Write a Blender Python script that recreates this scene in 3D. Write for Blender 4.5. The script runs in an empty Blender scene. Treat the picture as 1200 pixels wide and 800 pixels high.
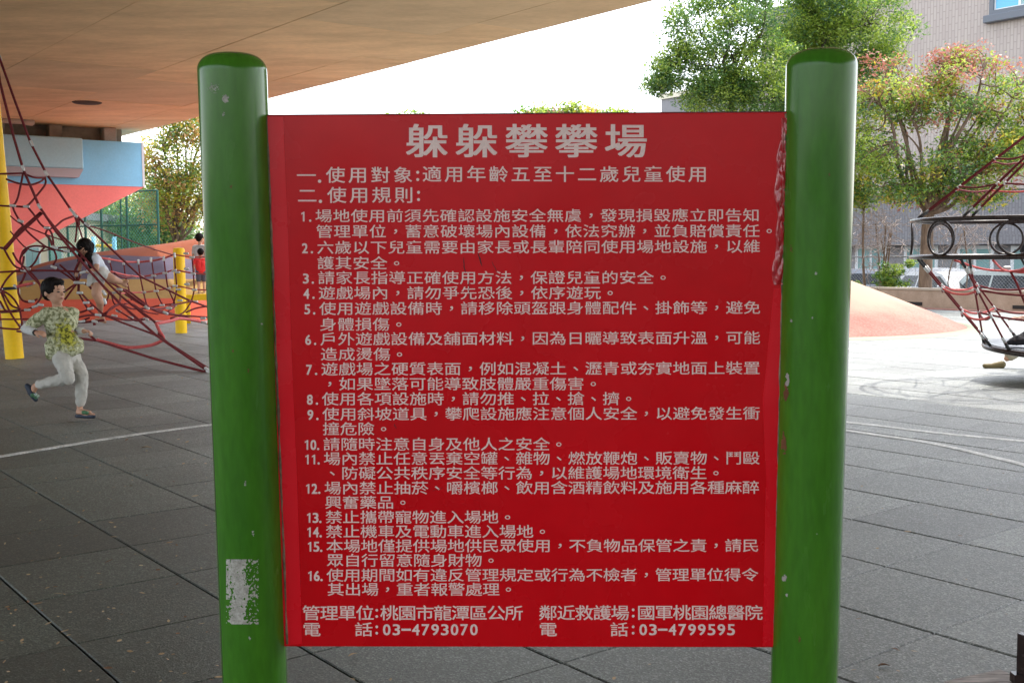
import bpy, bmesh, math, random
import numpy as np
from mathutils import Vector, Matrix, noise
random.seed(7); rng = np.random.default_rng(7)
scene = bpy.context.scene
col = scene.collection
PI = math.pi

# ------------------------------------------------------------------ camera
F = 1318.0; PITCH = 0.0788; ROLL = -0.0079; CAMZ = 1.35
cp_, sp_ = math.cos(PITCH), math.sin(PITCH); cr_, sr_ = math.cos(ROLL), math.sin(ROLL)
def _p(X, Y, Z): return Vector((X, cp_*Y + sp_*Z, -sp_*Y + cp_*Z))
RIGHT = _p(cr_, 0, sr_); UP = _p(-sr_, 0, cr_); FWD = _p(0, 1, 0); CAM = Vector((0, 0, CAMZ))
def ray(x, y): return FWD + RIGHT*((x-600)/F) + UP*((400-y)/F)
def dp(x, y, D): return CAM + ray(x, y)*D
def at(x, y, Y):
    r = ray(x, y); return CAM + r*(Y/r.y)
def gp(x, y, z=0.0):
    r = ray(x, y); return CAM + r*((z-CAMZ)/r.z)
cam = bpy.data.cameras.new('camera'); cam.sensor_width = 36; cam.lens = 36*F/1200
cam.clip_start = 0.05; cam.clip_end = 3000
camo = bpy.data.objects.new('camera', cam); col.objects.link(camo); scene.camera = camo
m = Matrix((RIGHT, UP, -FWD)).transposed().to_4x4(); m.translation = CAM; camo.matrix_world = m
cam.dof.use_dof = False

# ------------------------------------------------------------------ light
SUN = Vector((0.62, 0.60, 1.45)).normalized()
SEL = math.asin(SUN.z); SAZ = math.atan2(SUN.x, SUN.y)
w = bpy.data.worlds.new('World'); scene.world = w; w.use_nodes = True
nt = w.node_tree; nt.nodes.clear()
sky = nt.nodes.new('ShaderNodeTexSky'); sky.sky_type = 'NISHITA'; sky.sun_disc = False
sky.sun_elevation = SEL; sky.sun_rotation = SAZ; sky.air_density = 1.0; sky.dust_density = 2.0; sky.ozone_density = 1.0
bg = nt.nodes.new('ShaderNodeBackground'); bg.inputs[1].default_value = 0.15
wo = nt.nodes.new('ShaderNodeOutputWorld')
hs = nt.nodes.new('ShaderNodeHueSaturation'); hs.inputs['Saturation'].default_value = 0.42
nt.links.new(sky.outputs[0], hs.inputs['Color']); nt.links.new(hs.outputs[0], bg.inputs[0]); nt.links.new(bg.outputs[0], wo.inputs[0])
sl = bpy.data.lights.new('sun', 'SUN'); sl.energy = 0.85; sl.angle = math.radians(0.6); sl.color = (1.0, 0.95, 0.86)
so = bpy.data.objects.new('sun', sl); col.objects.link(so); so.location = (10, 10, 30)
so.rotation_euler = SUN.to_track_quat('Z', 'Y').to_euler()
scene.view_settings.view_transform = 'Standard'; scene.view_settings.look = 'None'
scene.view_settings.exposure = 2.42; scene.view_settings.gamma = 1.0

# ------------------------------------------------------------------ frame of the paving and the bridge
TH = -0.9137; TS = 0.6032; GA = 3.5898; GB = -5.8716
D1 = Vector((-math.cos(TH), -math.sin(TH), 0))        # along the bridge, away from the camera
N1 = Vector((-math.sin(TH), math.cos(TH), 0))         # across the bridge, to the far right
def FR(a, n, z=0.0): return D1*a + N1*n + Vector((0, 0, z))
def an(p): return p.dot(D1), p.dot(N1)
FROT = math.atan2(N1.y, N1.x)

# ------------------------------------------------------------------ materials
MT = {}
def newmat(name):
    m = bpy.data.materials.new(name); m.use_nodes = True; MT[name] = m
    t = m.node_tree; return m, t, t.nodes['Principled BSDF']
def nd(t, typ, **kw):
    n = t.nodes.new(typ)
    for k, v in kw.items():
        if k.startswith('i_'):
            key = k[2:]; key = int(key) if key.isdigit() else key.replace('_', ' ')
            n.inputs[key].default_value = v
        else: setattr(n, k, v)
    return n
def c4(c): return (c[0], c[1], c[2], 1.0)
def mat(name, c1, c2=None, scale=3.0, rough=0.6, metal=0.0, bump=0.0, bscale=None, spec=0.5, detail=6.0,
        lo=0.35, hi=0.65, coat=0.0, fine=0.0, fscale=120.0, rv=0.0, stretch=None, objc=False):
    """base colour between c1 and c2 by noise; fine: grain strength; rv: roughness variation"""
    m, t, b = newmat(name); L = t.links.new
    if objc: tc = nd(t, 'ShaderNodeTexCoord'); pos = tc.outputs['Object']
    else: g = nd(t, 'ShaderNodeNewGeometry'); pos = g.outputs['Position']
    if stretch:
        mp = nd(t, 'ShaderNodeMapping'); mp.inputs['Scale'].default_value = stretch[:3]
        if len(stretch) > 3: mp.inputs['Rotation'].default_value = (0, 0, stretch[3])
        L(pos, mp.inputs[0]); pos = mp.outputs[0]
    n = nd(t, 'ShaderNodeTexNoise', i_Scale=scale, i_Detail=detail, i_Roughness=0.6); L(pos, n.inputs[0])
    r = nd(t, 'ShaderNodeValToRGB'); L(n.outputs[0], r.inputs[0])
    r.color_ramp.elements[0].position = lo; r.color_ramp.elements[1].position = hi
    r.color_ramp.elements[0].color = c4(c1); r.color_ramp.elements[1].color = c4(c2 or c1)
    out = r.outputs[0]
    if fine > 0:
        n2 = nd(t, 'ShaderNodeTexNoise', i_Scale=fscale, i_Detail=3.0); L(pos, n2.inputs[0])
        mr = nd(t, 'ShaderNodeMapRange', i_1=0.3, i_2=0.7, i_3=1-fine, i_4=1+fine); L(n2.outputs[0], mr.inputs[0])
        mx = nd(t, 'ShaderNodeVectorMath', operation='SCALE'); L(out, mx.inputs[0]); L(mr.outputs[0], mx.inputs['Scale'])
        out = mx.outputs[0]
    L(out, b.inputs['Base Color'])
    b.inputs['Roughness'].default_value = rough; b.inputs['Metallic'].default_value = metal
    b.inputs['Specular IOR Level'].default_value = spec; b.inputs['Coat Weight'].default_value = coat
    b.inputs['Coat Roughness'].default_value = 0.15
    if rv > 0:
        n3 = nd(t, 'ShaderNodeTexNoise', i_Scale=scale*2.3, i_Detail=5.0); L(pos, n3.inputs[0])
        m3 = nd(t, 'ShaderNodeMapRange', i_1=0.3, i_2=0.7, i_3=max(0.02, rough-rv), i_4=min(1, rough+rv))
        L(n3.outputs[0], m3.inputs[0]); L(m3.outputs[0], b.inputs['Roughness'])
    if bump > 0:
        n4 = nd(t, 'ShaderNodeTexNoise', i_Scale=bscale or scale*6, i_Detail=4.0); L(pos, n4.inputs[0])
        bp = nd(t, 'ShaderNodeBump', i_Strength=min(1.0, bump*20), i_Distance=bump); L(n4.outputs[0], bp.inputs['Height'])
        L(bp.outputs[0], b.inputs['Normal'])
    return m
def leafmat(name, c1, c2, trans=0.45):
    m = bpy.data.materials.new(name); m.use_nodes = True; MT[name] = m; t = m.node_tree; L = t.links.new
    t.nodes.clear()
    g = nd(t, 'ShaderNodeNewGeometry'); n = nd(t, 'ShaderNodeTexNoise', i_Scale=1.3, i_Detail=3.0); L(g.outputs['Position'], n.inputs[0])
    n2 = nd(t, 'ShaderNodeTexWhiteNoise'); L(g.outputs['Random Per Island'], n2.inputs['Vector'])
    mx0 = nd(t, 'ShaderNodeMath', operation='MULTIPLY_ADD'); L(g.outputs['Random Per Island'], mx0.inputs[0]); mx0.inputs[1].default_value = 0.5
    ad = nd(t, 'ShaderNodeMath', operation='SUBTRACT'); L(n.outputs[0], ad.inputs[0]); ad.inputs[1].default_value = 0.25
    L(ad.outputs[0], mx0.inputs[2])
    r = nd(t, 'ShaderNodeValToRGB'); L(mx0.outputs[0], r.inputs[0])
    r.color_ramp.elements[0].position = 0.2; r.color_ramp.elements[1].position = 0.8
    r.color_ramp.elements[0].color = c4(c1); r.color_ramp.elements[1].color = c4(c2)
    d = nd(t, 'ShaderNodeBsdfDiffuse'); tr = nd(t, 'ShaderNodeBsdfTranslucent'); gl = nd(t, 'ShaderNodeBsdfGlossy', i_Roughness=0.45)
    L(r.outputs[0], d.inputs[0]); L(r.outputs[0], tr.inputs[0])
    a = nd(t, 'ShaderNodeMixShader', i_Fac=trans); L(d.outputs[0], a.inputs[1]); L(tr.outputs[0], a.inputs[2])
    b2 = nd(t, 'ShaderNodeMixShader', i_Fac=0.06); L(a.outputs[0], b2.inputs[1]); L(gl.outputs[0], b2.inputs[2])
    o = nd(t, 'ShaderNodeOutputMaterial'); L(b2.outputs[0], o.inputs[0]); return m

# rubber paving: speckled granulate, tone differs a little from tile to tile
def tile_mat():
    m, t, b = newmat('rubber_tile'); L = t.links.new
    g = nd(t, 'ShaderNodeNewGeometry')
    mp = nd(t, 'ShaderNodeMapping', vector_type='POINT'); mp.inputs['Rotation'].default_value = (0, 0, -TH)
    mp.inputs['Scale'].default_value = (1/TS, 1/TS, 1/TS); mp.inputs['Location'].default_value = (GA, GB, 0)
    L(g.outputs['Position'], mp.inputs[0])
    fl = nd(t, 'ShaderNodeVectorMath', operation='FLOOR'); L(mp.outputs[0], fl.inputs[0])
    mz = nd(t, 'ShaderNodeVectorMath', operation='MULTIPLY'); mz.inputs[1].default_value = (1, 1, 0); L(fl.outputs[0], mz.inputs[0])
    wn = nd(t, 'ShaderNodeTexWhiteNoise', noise_dimensions='2D'); L(mz.outputs[0], wn.inputs['Vector'])
    n1 = nd(t, 'ShaderNodeTexNoise', i_Scale=0.9, i_Detail=5.0, i_Roughness=0.6); L(g.outputs['Position'], n1.inputs[0])
    n2 = nd(t, 'ShaderNodeTexVoronoi', i_Scale=170.0); L(g.outputs['Position'], n2.inputs[0])
    sep = nd(t, 'ShaderNodeSeparateColor'); L(n2.outputs['Color'], sep.inputs[0])
    rp = nd(t, 'ShaderNodeValToRGB'); L(sep.outputs[0], rp.inputs[0])
    e = rp.color_ramp.elements; e[0].position = 0.0; e[0].color = (0.030, 0.034, 0.032, 1); e[1].position = 1.0; e[1].color = (0.225, 0.235, 0.225, 1)
    x = rp.color_ramp.elements.new(0.45); x.color = (0.066, 0.074, 0.069, 1)
    x = rp.color_ramp.elements.new(0.8); x.color = (0.108, 0.115, 0.108, 1)
    a = nd(t, 'ShaderNodeMapRange', i_1=0.0, i_2=1.0, i_3=0.76, i_4=1.22); L(wn.outputs[0], a.inputs[0])
    a2 = nd(t, 'ShaderNodeMapRange', i_1=0.3, i_2=0.7, i_3=0.72, i_4=1.25); L(n1.outputs[0], a2.inputs[0])
    mu0 = nd(t, 'ShaderNodeMath', operation='MULTIPLY'); L(a.outputs[0], mu0.inputs[0]); L(a2.outputs[0], mu0.inputs[1])
    dn_ = nd(t, 'ShaderNodeVectorMath', operation='DOT_PRODUCT'); L(g.outputs['Position'], dn_.inputs[0]); dn_.inputs[1].default_value = tuple(N1)   # daylight painted into the base colour: brighter towards the bridge's open side
    lit_ = nd(t, 'ShaderNodeMapRange', i_1=0.5, i_2=4.5, i_3=0.56, i_4=1.75); lit_.interpolation_type = 'SMOOTHSTEP'; L(dn_.outputs['Value'], lit_.inputs[0])
    mu = nd(t, 'ShaderNodeMath', operation='MULTIPLY'); L(mu0.outputs[0], mu.inputs[0]); L(lit_.outputs[0], mu.inputs[1])
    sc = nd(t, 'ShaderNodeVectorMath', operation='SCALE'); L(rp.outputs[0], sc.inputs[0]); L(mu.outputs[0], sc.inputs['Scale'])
    tr_ = nd(t, 'ShaderNodeMapRange', i_1=0.56, i_2=1.5, i_3=1.0, i_4=0.0); L(lit_.outputs[0], tr_.inputs[0])
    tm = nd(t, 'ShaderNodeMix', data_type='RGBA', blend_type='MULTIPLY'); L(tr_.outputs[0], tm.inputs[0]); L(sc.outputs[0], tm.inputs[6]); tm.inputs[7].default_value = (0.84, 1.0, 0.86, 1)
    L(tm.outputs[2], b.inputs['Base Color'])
    b.inputs['Roughness'].default_value = 0.56; b.inputs['Specular IOR Level'].default_value = 0.9
    bp = nd(t, 'ShaderNodeBump', i_Strength=0.35, i_Distance=0.0022); L(n2.outputs['Distance'], bp.inputs['Height']); L(bp.outputs[0], b.inputs['Normal'])
    return m
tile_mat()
mat('joint', (0.012, 0.013, 0.012), rough=0.95, spec=0.1)
mat('line_paint', (0.62, 0.62, 0.60), (0.30, 0.31, 0.30), scale=9, lo=0.42, hi=0.72, rough=0.6, fine=0.35, fscale=90)
mat('asphalt', (0.06, 0.06, 0.062), (0.10, 0.10, 0.10), scale=2, rough=0.85, bump=0.002, bscale=60)
mat('soil', (0.16, 0.13, 0.09), (0.10, 0.10, 0.05), scale=1.5, rough=0.95)
# bridge
mat('soffit', (0.62, 0.43, 0.225), (0.88, 0.63, 0.345), scale=1.1, lo=0.30, hi=0.68, rough=0.75, bump=0.002, bscale=14, fine=0.06, fscale=14, stretch=(0.6, 1.5, 1, -FROT-PI/2))
mat('soffit_dark', (0.58, 0.42, 0.235), (0.78, 0.58, 0.34), scale=0.9, lo=0.30, hi=0.7, rough=0.8, bump=0.002, bscale=14, fine=0.06, fscale=14, stretch=(0.6, 1.5, 1, -FROT-PI/2))
mat('concrete', (0.30, 0.27, 0.23), (0.42, 0.38, 0.33), scale=1.6, rough=0.85, bump=0.002, fine=0.1, fscale=40)
mat('concrete_stained', (0.14, 0.10, 0.07), (0.36, 0.27, 0.19), scale=1.3, rough=0.85, bump=0.003)
mat('blue_paint', (0.21, 0.56, 0.82), (0.25, 0.61, 0.86), scale=0.8, rough=0.55, fine=0.04, fscale=20)
mat('greyblue_paint', (0.34, 0.62, 0.74), (0.38, 0.66, 0.78), scale=0.8, rough=0.6, fine=0.04, fscale=20)
mat('mauve_paint', (0.42, 0.40, 0.44), rough=0.6)
mat('coral_paint', (0.86, 0.20, 0.18), (0.92, 0.24, 0.21), scale=0.7, rough=0.55, fine=0.04, fscale=20)
mat('dark', (0.02, 0.018, 0.016), rough=0.8)
mat('pipe', (0.42, 0.35, 0.28), rough=0.6)
# sign
mat('green_paint', (0.036, 0.135, 0.010), (0.060, 0.190, 0.014), scale=7, lo=0.25, hi=0.75, rough=0.20, rv=0.09, bump=0.0006, bscale=26, spec=0.26, fine=0.10, fscale=70, stretch=(1.6, 1.6, 0.35))
mat('bare_metal', (0.30, 0.28, 0.24), (0.46, 0.43, 0.38), scale=60, rough=0.7, fine=0.25, fscale=300)
mat('rust', (0.10, 0.035, 0.015), (0.20, 0.08, 0.03), scale=60, rough=0.9)
mat('primer', (0.36, 0.33, 0.30), rough=0.7)
mat('red_vinyl', (0.52, 0.001, 0.004), (0.62, 0.003, 0.008), scale=2.2, lo=0.3, hi=0.7, rough=0.27, rv=0.08, spec=0.20, bump=0.0012, bscale=3.2, fine=0.03, fscale=25)
mat('red_film', (0.70, 0.003, 0.010), (0.76, 0.008, 0.018), scale=4, rough=0.30, rv=0.08, spec=0.25, bump=0.0006, bscale=9)
mat('clear_film', (0.42, 0.010, 0.015), (0.58, 0.30, 0.27), scale=70, lo=0.54, hi=0.80, rough=0.2, rv=0.1, spec=0.6, bump=0.002, bscale=60, stretch=(3, 3, 0.28))
mat('print', (0.76, 0.55, 0.50), (0.82, 0.60, 0.55), scale=30, rough=0.45, fine=0.08, fscale=300)
mat('panel_edge', (0.16, 0.02, 0.02), (0.05, 0.03, 0.03), scale=30, rough=0.6)
mat('sealant', (0.10, 0.06, 0.03), (0.26, 0.17, 0.11), scale=40, lo=0.4, hi=0.62, rough=0.6)
mat('scuff', (0.05, 0.008, 0.010), rough=0.7)
# play equipment
mat('yellow_paint', (0.92, 0.55, 0.008), (0.97, 0.60, 0.010), scale=2, rough=0.5, spec=0.3, fine=0.04, fscale=30)
mat('rope_red', (0.10, 0.005, 0.008), (0.18, 0.011, 0.015), scale=30, rough=0.8, fine=0.35, fscale=260)
mat('rope_light', (0.48, 0.06, 0.06), (0.60, 0.11, 0.10), scale=30, rough=0.8, fine=0.3, fscale=260)
mat('clip_metal', (0.46, 0.46, 0.45), (0.62, 0.61, 0.60), scale=20, rough=0.35, metal=0.35)
mat('black_rubber', (0.02, 0.02, 0.02), rough=0.7)
mat('dark_steel', (0.018, 0.010, 0.009), (0.032, 0.018, 0.016), scale=6, rough=0.30, rv=0.08, spec=0.4)
mat('disc_top', (0.13, 0.15, 0.18), (0.19, 0.21, 0.24), scale=6, rough=0.5, fine=0.15, fscale=60)
mat('mound_orange', (0.24, 0.055, 0.016), (0.29, 0.070, 0.022), scale=2, rough=0.85, fine=0.14, fscale=60)
mat('mound_red', (0.50, 0.065, 0.030), (0.56, 0.09, 0.045), scale=2, rough=0.85, fine=0.14, fscale=60)
mat('mound_purple', (0.085, 0.07, 0.11), (0.11, 0.09, 0.14), scale=2, rough=0.85, fine=0.14, fscale=60)
mat('mound_tan', (0.30, 0.18, 0.045), (0.35, 0.21, 0.06), scale=2, rough=0.85, fine=0.14, fscale=60)
mat('mound_salmon', (0.27, 0.105, 0.085), (0.30, 0.18, 0.14), scale=1.1, lo=0.40, hi=0.60, rough=0.95, spec=0.1, fine=0.25, fscale=30, stretch=(0.5, 0.5, 3.0))
mat('mound_sand', (0.31, 0.20, 0.15), (0.35, 0.26, 0.20), scale=1.4, rough=0.95, spec=0.1, fine=0.25, fscale=30)
def hill_mat():
    m = mat('hill_rubber', (0.28, 0.130, 0.105), (0.31, 0.175, 0.14), scale=1.1, rough=0.95, spec=0.1, fine=0.25, fscale=30); t = m.node_tree; b = t.nodes['Principled BSDF']; L = t.links.new
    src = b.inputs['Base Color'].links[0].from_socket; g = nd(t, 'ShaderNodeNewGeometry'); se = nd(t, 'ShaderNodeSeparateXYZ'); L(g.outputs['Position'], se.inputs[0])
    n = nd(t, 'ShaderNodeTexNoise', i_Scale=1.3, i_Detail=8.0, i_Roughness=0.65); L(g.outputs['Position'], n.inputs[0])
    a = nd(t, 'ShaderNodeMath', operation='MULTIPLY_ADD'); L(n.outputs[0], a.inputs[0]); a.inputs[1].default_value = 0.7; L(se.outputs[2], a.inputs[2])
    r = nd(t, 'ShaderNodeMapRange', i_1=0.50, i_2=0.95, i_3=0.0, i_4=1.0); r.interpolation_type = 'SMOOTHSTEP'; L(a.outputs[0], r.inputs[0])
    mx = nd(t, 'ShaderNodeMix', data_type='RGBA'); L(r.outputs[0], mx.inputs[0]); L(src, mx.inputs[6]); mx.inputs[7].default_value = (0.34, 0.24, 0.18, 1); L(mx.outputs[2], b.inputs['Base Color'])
hill_mat()
mat('rim_grey', (0.22, 0.24, 0.17), rough=0.9)
# wood and bench
mat('wood', (0.13, 0.105, 0.10), (0.60, 0.54, 0.52), scale=11, lo=0.36, hi=0.62, rough=0.6, fine=0.2, fscale=60, stretch=(1, 12, 6, 0.45), bump=0.0015, bscale=40)
# buildings
def wall_tiles(name, ca, cb, cm, sx, sz):
    m, t, b = newmat(name); L = t.links.new
    g = nd(t, 'ShaderNodeNewGeometry'); mp = nd(t, 'ShaderNodeMapping'); mp.inputs['Rotation'].default_value = (0, 0, -math.atan2(D1.y, D1.x))
    L(g.outputs['Position'], mp.inputs[0]); se = nd(t, 'ShaderNodeSeparateXYZ'); L(mp.outputs[0], se.inputs[0])
    ad = nd(t, 'ShaderNodeMath', operation='ADD'); L(se.outputs[0], ad.inputs[0]); L(se.outputs[1], ad.inputs[1])
    cb_ = nd(t, 'ShaderNodeCombineXYZ'); L(se.outputs[2], cb_.inputs[0]); L(ad.outputs[0], cb_.inputs[1])
    br = nd(t, 'ShaderNodeTexBrick', i_Scale=1.0); L(cb_.outputs[0], br.inputs['Vector'])
    br.inputs['Color1'].default_value = c4(ca); br.inputs['Color2'].default_value = c4(cb); br.inputs['Mortar'].default_value = c4(cm)
    br.inputs['Brick Width'].default_value = sz; br.inputs['Row Height'].default_value = sx; br.inputs['Mortar Size'].default_value = 0.018; br.offset = 0.5
    L(br.outputs[0], b.inputs['Base Color']); b.inputs['Roughness'].default_value = 0.6
    bp = nd(t, 'ShaderNodeBump', i_Strength=0.4, i_Distance=0.006); bp.invert = True; L(br.outputs['Fac'], bp.inputs['Height']); L(bp.outputs[0], b.inputs['Normal'])
wall_tiles('beige_tiles', (0.40, 0.33, 0.29), (0.45, 0.38, 0.33), (0.33, 0.275, 0.245), 0.13, 0.52)
wall_tiles('grey_tiles', (0.20, 0.19, 0.195), (0.235, 0.225, 0.23), (0.16, 0.152, 0.155), 0.12, 0.3)
mat('grey_wall', (0.21, 0.20, 0.205), (0.26, 0.25, 0.25), scale=1, rough=0.85, fine=0.06, fscale=20)
mat('cream_wall', (0.66, 0.60, 0.44), (0.72, 0.66, 0.50), scale=1, rough=0.8)
mat('frame_grey', (0.13, 0.14, 0.16), rough=0.5)
mat('frame_white', (0.70, 0.72, 0.72), rough=0.5)
mat('glass_blue', (0.06, 0.38, 0.62), rough=0.08, spec=0.8)
mat('glass_teal', (0.18, 0.34, 0.34), rough=0.1, spec=0.8)
mat('glass_dark', (0.02, 0.025, 0.03), rough=0.12, spec=0.35)
mat('low_wall', (0.34, 0.25, 0.175), (0.44, 0.33, 0.24), scale=3, rough=0.9, fine=0.12, fscale=50)
mat('wall_cap', (0.42, 0.35, 0.27), rough=0.85)
mat('galv', (0.24, 0.25, 0.25), rough=0.5, metal=0.3)
mat('fence_green', (0.015, 0.10, 0.075), rough=0.5)
mat('fence_mesh', (0.10, 0.40, 0.28), rough=0.5)
mat('car_white', (0.52, 0.53, 0.55), rough=0.25, coat=0.6)
mat('car_silver', (0.26, 0.28, 0.31), rough=0.25, metal=0.4, coat=0.6)
mat('car_green', (0.40, 0.45, 0.42), rough=0.25, metal=0.2, coat=0.6)
mat('tyre', (0.02, 0.02, 0.02), rough=0.85)
mat('rim', (0.5, 0.5, 0.5), rough=0.3, metal=0.8)
mat('lamp', (0.7, 0.7, 0.68), rough=0.1)
mat('tail', (0.4, 0.01, 0.01), rough=0.2)
# plants
mat('bark', (0.11, 0.07, 0.045), (0.22, 0.15, 0.10), scale=9, rough=0.95, bump=0.01, bscale=25, stretch=(2, 2, 0.5))
mat('bark_dark', (0.05, 0.035, 0.028), (0.10, 0.07, 0.055), scale=9, rough=0.95)
mat('twig_pale', (0.40, 0.34, 0.31), (0.28, 0.22, 0.20), scale=9, rough=0.9)
leafmat('leaf_green', (0.075, 0.165, 0.028), (0.150, 0.280, 0.055), 0.5)
leafmat('leaf_deep', (0.045, 0.110, 0.040), (0.085, 0.180, 0.065), 0.5)
leafmat('leaf_lime', (0.26, 0.37, 0.040), (0.40, 0.50, 0.075), 0.55)
leafmat('leaf_yellow', (0.50, 0.40, 0.030), (0.66, 0.52, 0.05), 0.5)
leafmat('leaf_pod', (0.36, 0.12, 0.08), (0.52, 0.22, 0.16), 0.4)
leafmat('leaf_orange', (0.46, 0.22, 0.07), (0.56, 0.36, 0.12), 0.5)
mat('dry_leaf', (0.50, 0.40, 0.26), (0.36, 0.22, 0.10), scale=3, rough=0.8)
mat('dry_leaf_brown', (0.16, 0.075, 0.035), (0.24, 0.12, 0.06), scale=20, rough=0.8)
# people
mat('skin', (0.46, 0.245, 0.155), (0.53, 0.30, 0.20), scale=14, rough=0.55, spec=0.4)
mat('lips', (0.38, 0.10, 0.085), rough=0.5)
mat('hair', (0.004, 0.003, 0.003), (0.010, 0.007, 0.006), scale=60, rough=0.6, spec=0.12, bump=0.002, bscale=120)
mat('eye_dark', (0.012, 0.009, 0.008), rough=0.2)
mat('shirt_camo', (0.16, 0.17, 0.08), (0.56, 0.56, 0.38), scale=36, lo=0.42, hi=0.58, rough=0.95, spec=0.1, bump=0.003, bscale=30)
def add_print(name, centre, rad, c1, c2):
    m = MT[name]; t = m.node_tree; b = t.nodes['Principled BSDF']; L = t.links.new; src = b.inputs['Base Color'].links[0].from_socket
    g = nd(t, 'ShaderNodeNewGeometry'); sb = nd(t, 'ShaderNodeVectorMath', operation='DISTANCE'); L(g.outputs['Position'], sb.inputs[0]); sb.inputs[1].default_value = tuple(centre)
    n = nd(t, 'ShaderNodeTexNoise', i_Scale=28.0, i_Detail=5.0); L(g.outputs['Position'], n.inputs[0])
    ad = nd(t, 'ShaderNodeMath', operation='MULTIPLY_ADD'); L(n.outputs[0], ad.inputs[0]); ad.inputs[1].default_value = rad*1.6; L(sb.outputs['Value'], ad.inputs[2])
    mr = nd(t, 'ShaderNodeMapRange', i_1=rad*1.55, i_2=rad*1.95, i_3=1.0, i_4=0.0); L(ad.outputs[0], mr.inputs[0])
    n2 = nd(t, 'ShaderNodeTexNoise', i_Scale=55.0, i_Detail=3.0); L(g.outputs['Position'], n2.inputs[0]); r = nd(t, 'ShaderNodeValToRGB'); L(n2.outputs[0], r.inputs[0])
    r.color_ramp.elements[0].position = 0.42; r.color_ramp.elements[1].position = 0.56; r.color_ramp.elements[0].color = c4(c1); r.color_ramp.elements[1].color = c4(c2)
    mx = nd(t, 'ShaderNodeMix', data_type='RGBA'); L(mr.outputs[0], mx.inputs[0]); L(src, mx.inputs[6]); L(r.outputs[0], mx.inputs[7]); L(mx.outputs[2], b.inputs['Base Color'])
add_print('shirt_camo', at(79, 391, 9.02), 0.125, (0.10, 0.10, 0.02), (0.50, 0.48, 0.07))
mat('shirt_print', (0.13, 0.13, 0.02), (0.50, 0.50, 0.06), scale=45, lo=0.42, hi=0.55, rough=0.85)
mat('collar', (0.50, 0.49, 0.25), rough=0.9)
mat('sleeve_white', (0.60, 0.60, 0.58), (0.50, 0.50, 0.48), scale=20, rough=0.9)
mat('trousers', (0.40, 0.38, 0.34), (0.52, 0.50, 0.455), scale=14, lo=0.3, hi=0.7, rough=0.9, bump=0.004, bscale=20)
mat('slipper_green', (0.03, 0.10, 0.045), (0.05, 0.16, 0.07), scale=20, rough=0.5)
mat('slipper_navy', (0.012, 0.02, 0.04), rough=0.6)
mat('tee_pale', (0.58, 0.62, 0.70), (0.68, 0.71, 0.78), scale=14, rough=0.9, bump=0.003, bscale=30)
mat('shorts_white', (0.58, 0.57, 0.54), rough=0.9, bump=0.003, bscale=30)
mat('tee_red', (0.66, 0.03, 0.03), rough=0.9)
mat('shorts_slate', (0.07, 0.08, 0.11), rough=0.9)
mat('tee_grey', (0.50, 0.50, 0.52), rough=0.9, bump=0.003, bscale=20)
mat('khaki', (0.42, 0.36, 0.26), rough=0.9)
mat('shoe_olive', (0.16, 0.12, 0.045), rough=0.7)
mat('black_cloth', (0.015, 0.015, 0.02), rough=0.9)

# ------------------------------------------------------------------ object helpers
def tag(o, label=None, cat=None, group=None, kind=None):
    if label: o['label'] = label
    if cat: o['category'] = cat
    if group: o['group'] = group
    if kind: o['kind'] = kind
    return o
def empty(name, loc, label, cat, group=None, rz=0.0):
    o = bpy.data.objects.new(name, None); o.empty_display_size = 0.1; col.objects.link(o)
    o.location = loc; o.rotation_euler = (0, 0, rz); return tag(o, label, cat, group)
def link(name, me, parent=None, label=None):
    o = bpy.data.objects.new(name, me); col.objects.link(o)
    if parent is not None:
        o.parent = parent
        p = parent; M = Matrix.Identity(4)
        chain = []
        while p is not None: chain.append(p); p = p.parent
        for q in reversed(chain): M = M @ Matrix.LocRotScale(q.location, q.rotation_euler, q.scale)
        o['_w'] = 1
        # geometry given in world space: undo the parents' transform
        inv = M.inverted(); lo, ro, sc = inv.decompose(); o.location = lo; o.rotation_euler = ro.to_euler()
        del o['_w']
    if label: o['label'] = label
    return o
def smooth(me, ang=None):
    me.polygons.foreach_set('use_smooth', [True]*len(me.polygons))
    if ang is not None:
        try: me.set_sharp_from_angle(angle=ang)
        except Exception: pass
def mesh(name, V, Fc, mats, mi=None, sm=False, ang=None):
    me = bpy.data.meshes.new(name); me.from_pydata([tuple(v) for v in V], [], Fc)
    for q in (mats if isinstance(mats, (list, tuple)) else [mats]): me.materials.append(MT[q])
    if mi is not None: me.polygons.foreach_set('material_index', mi)
    if sm: smooth(me, ang)
    me.update(); return me
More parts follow.
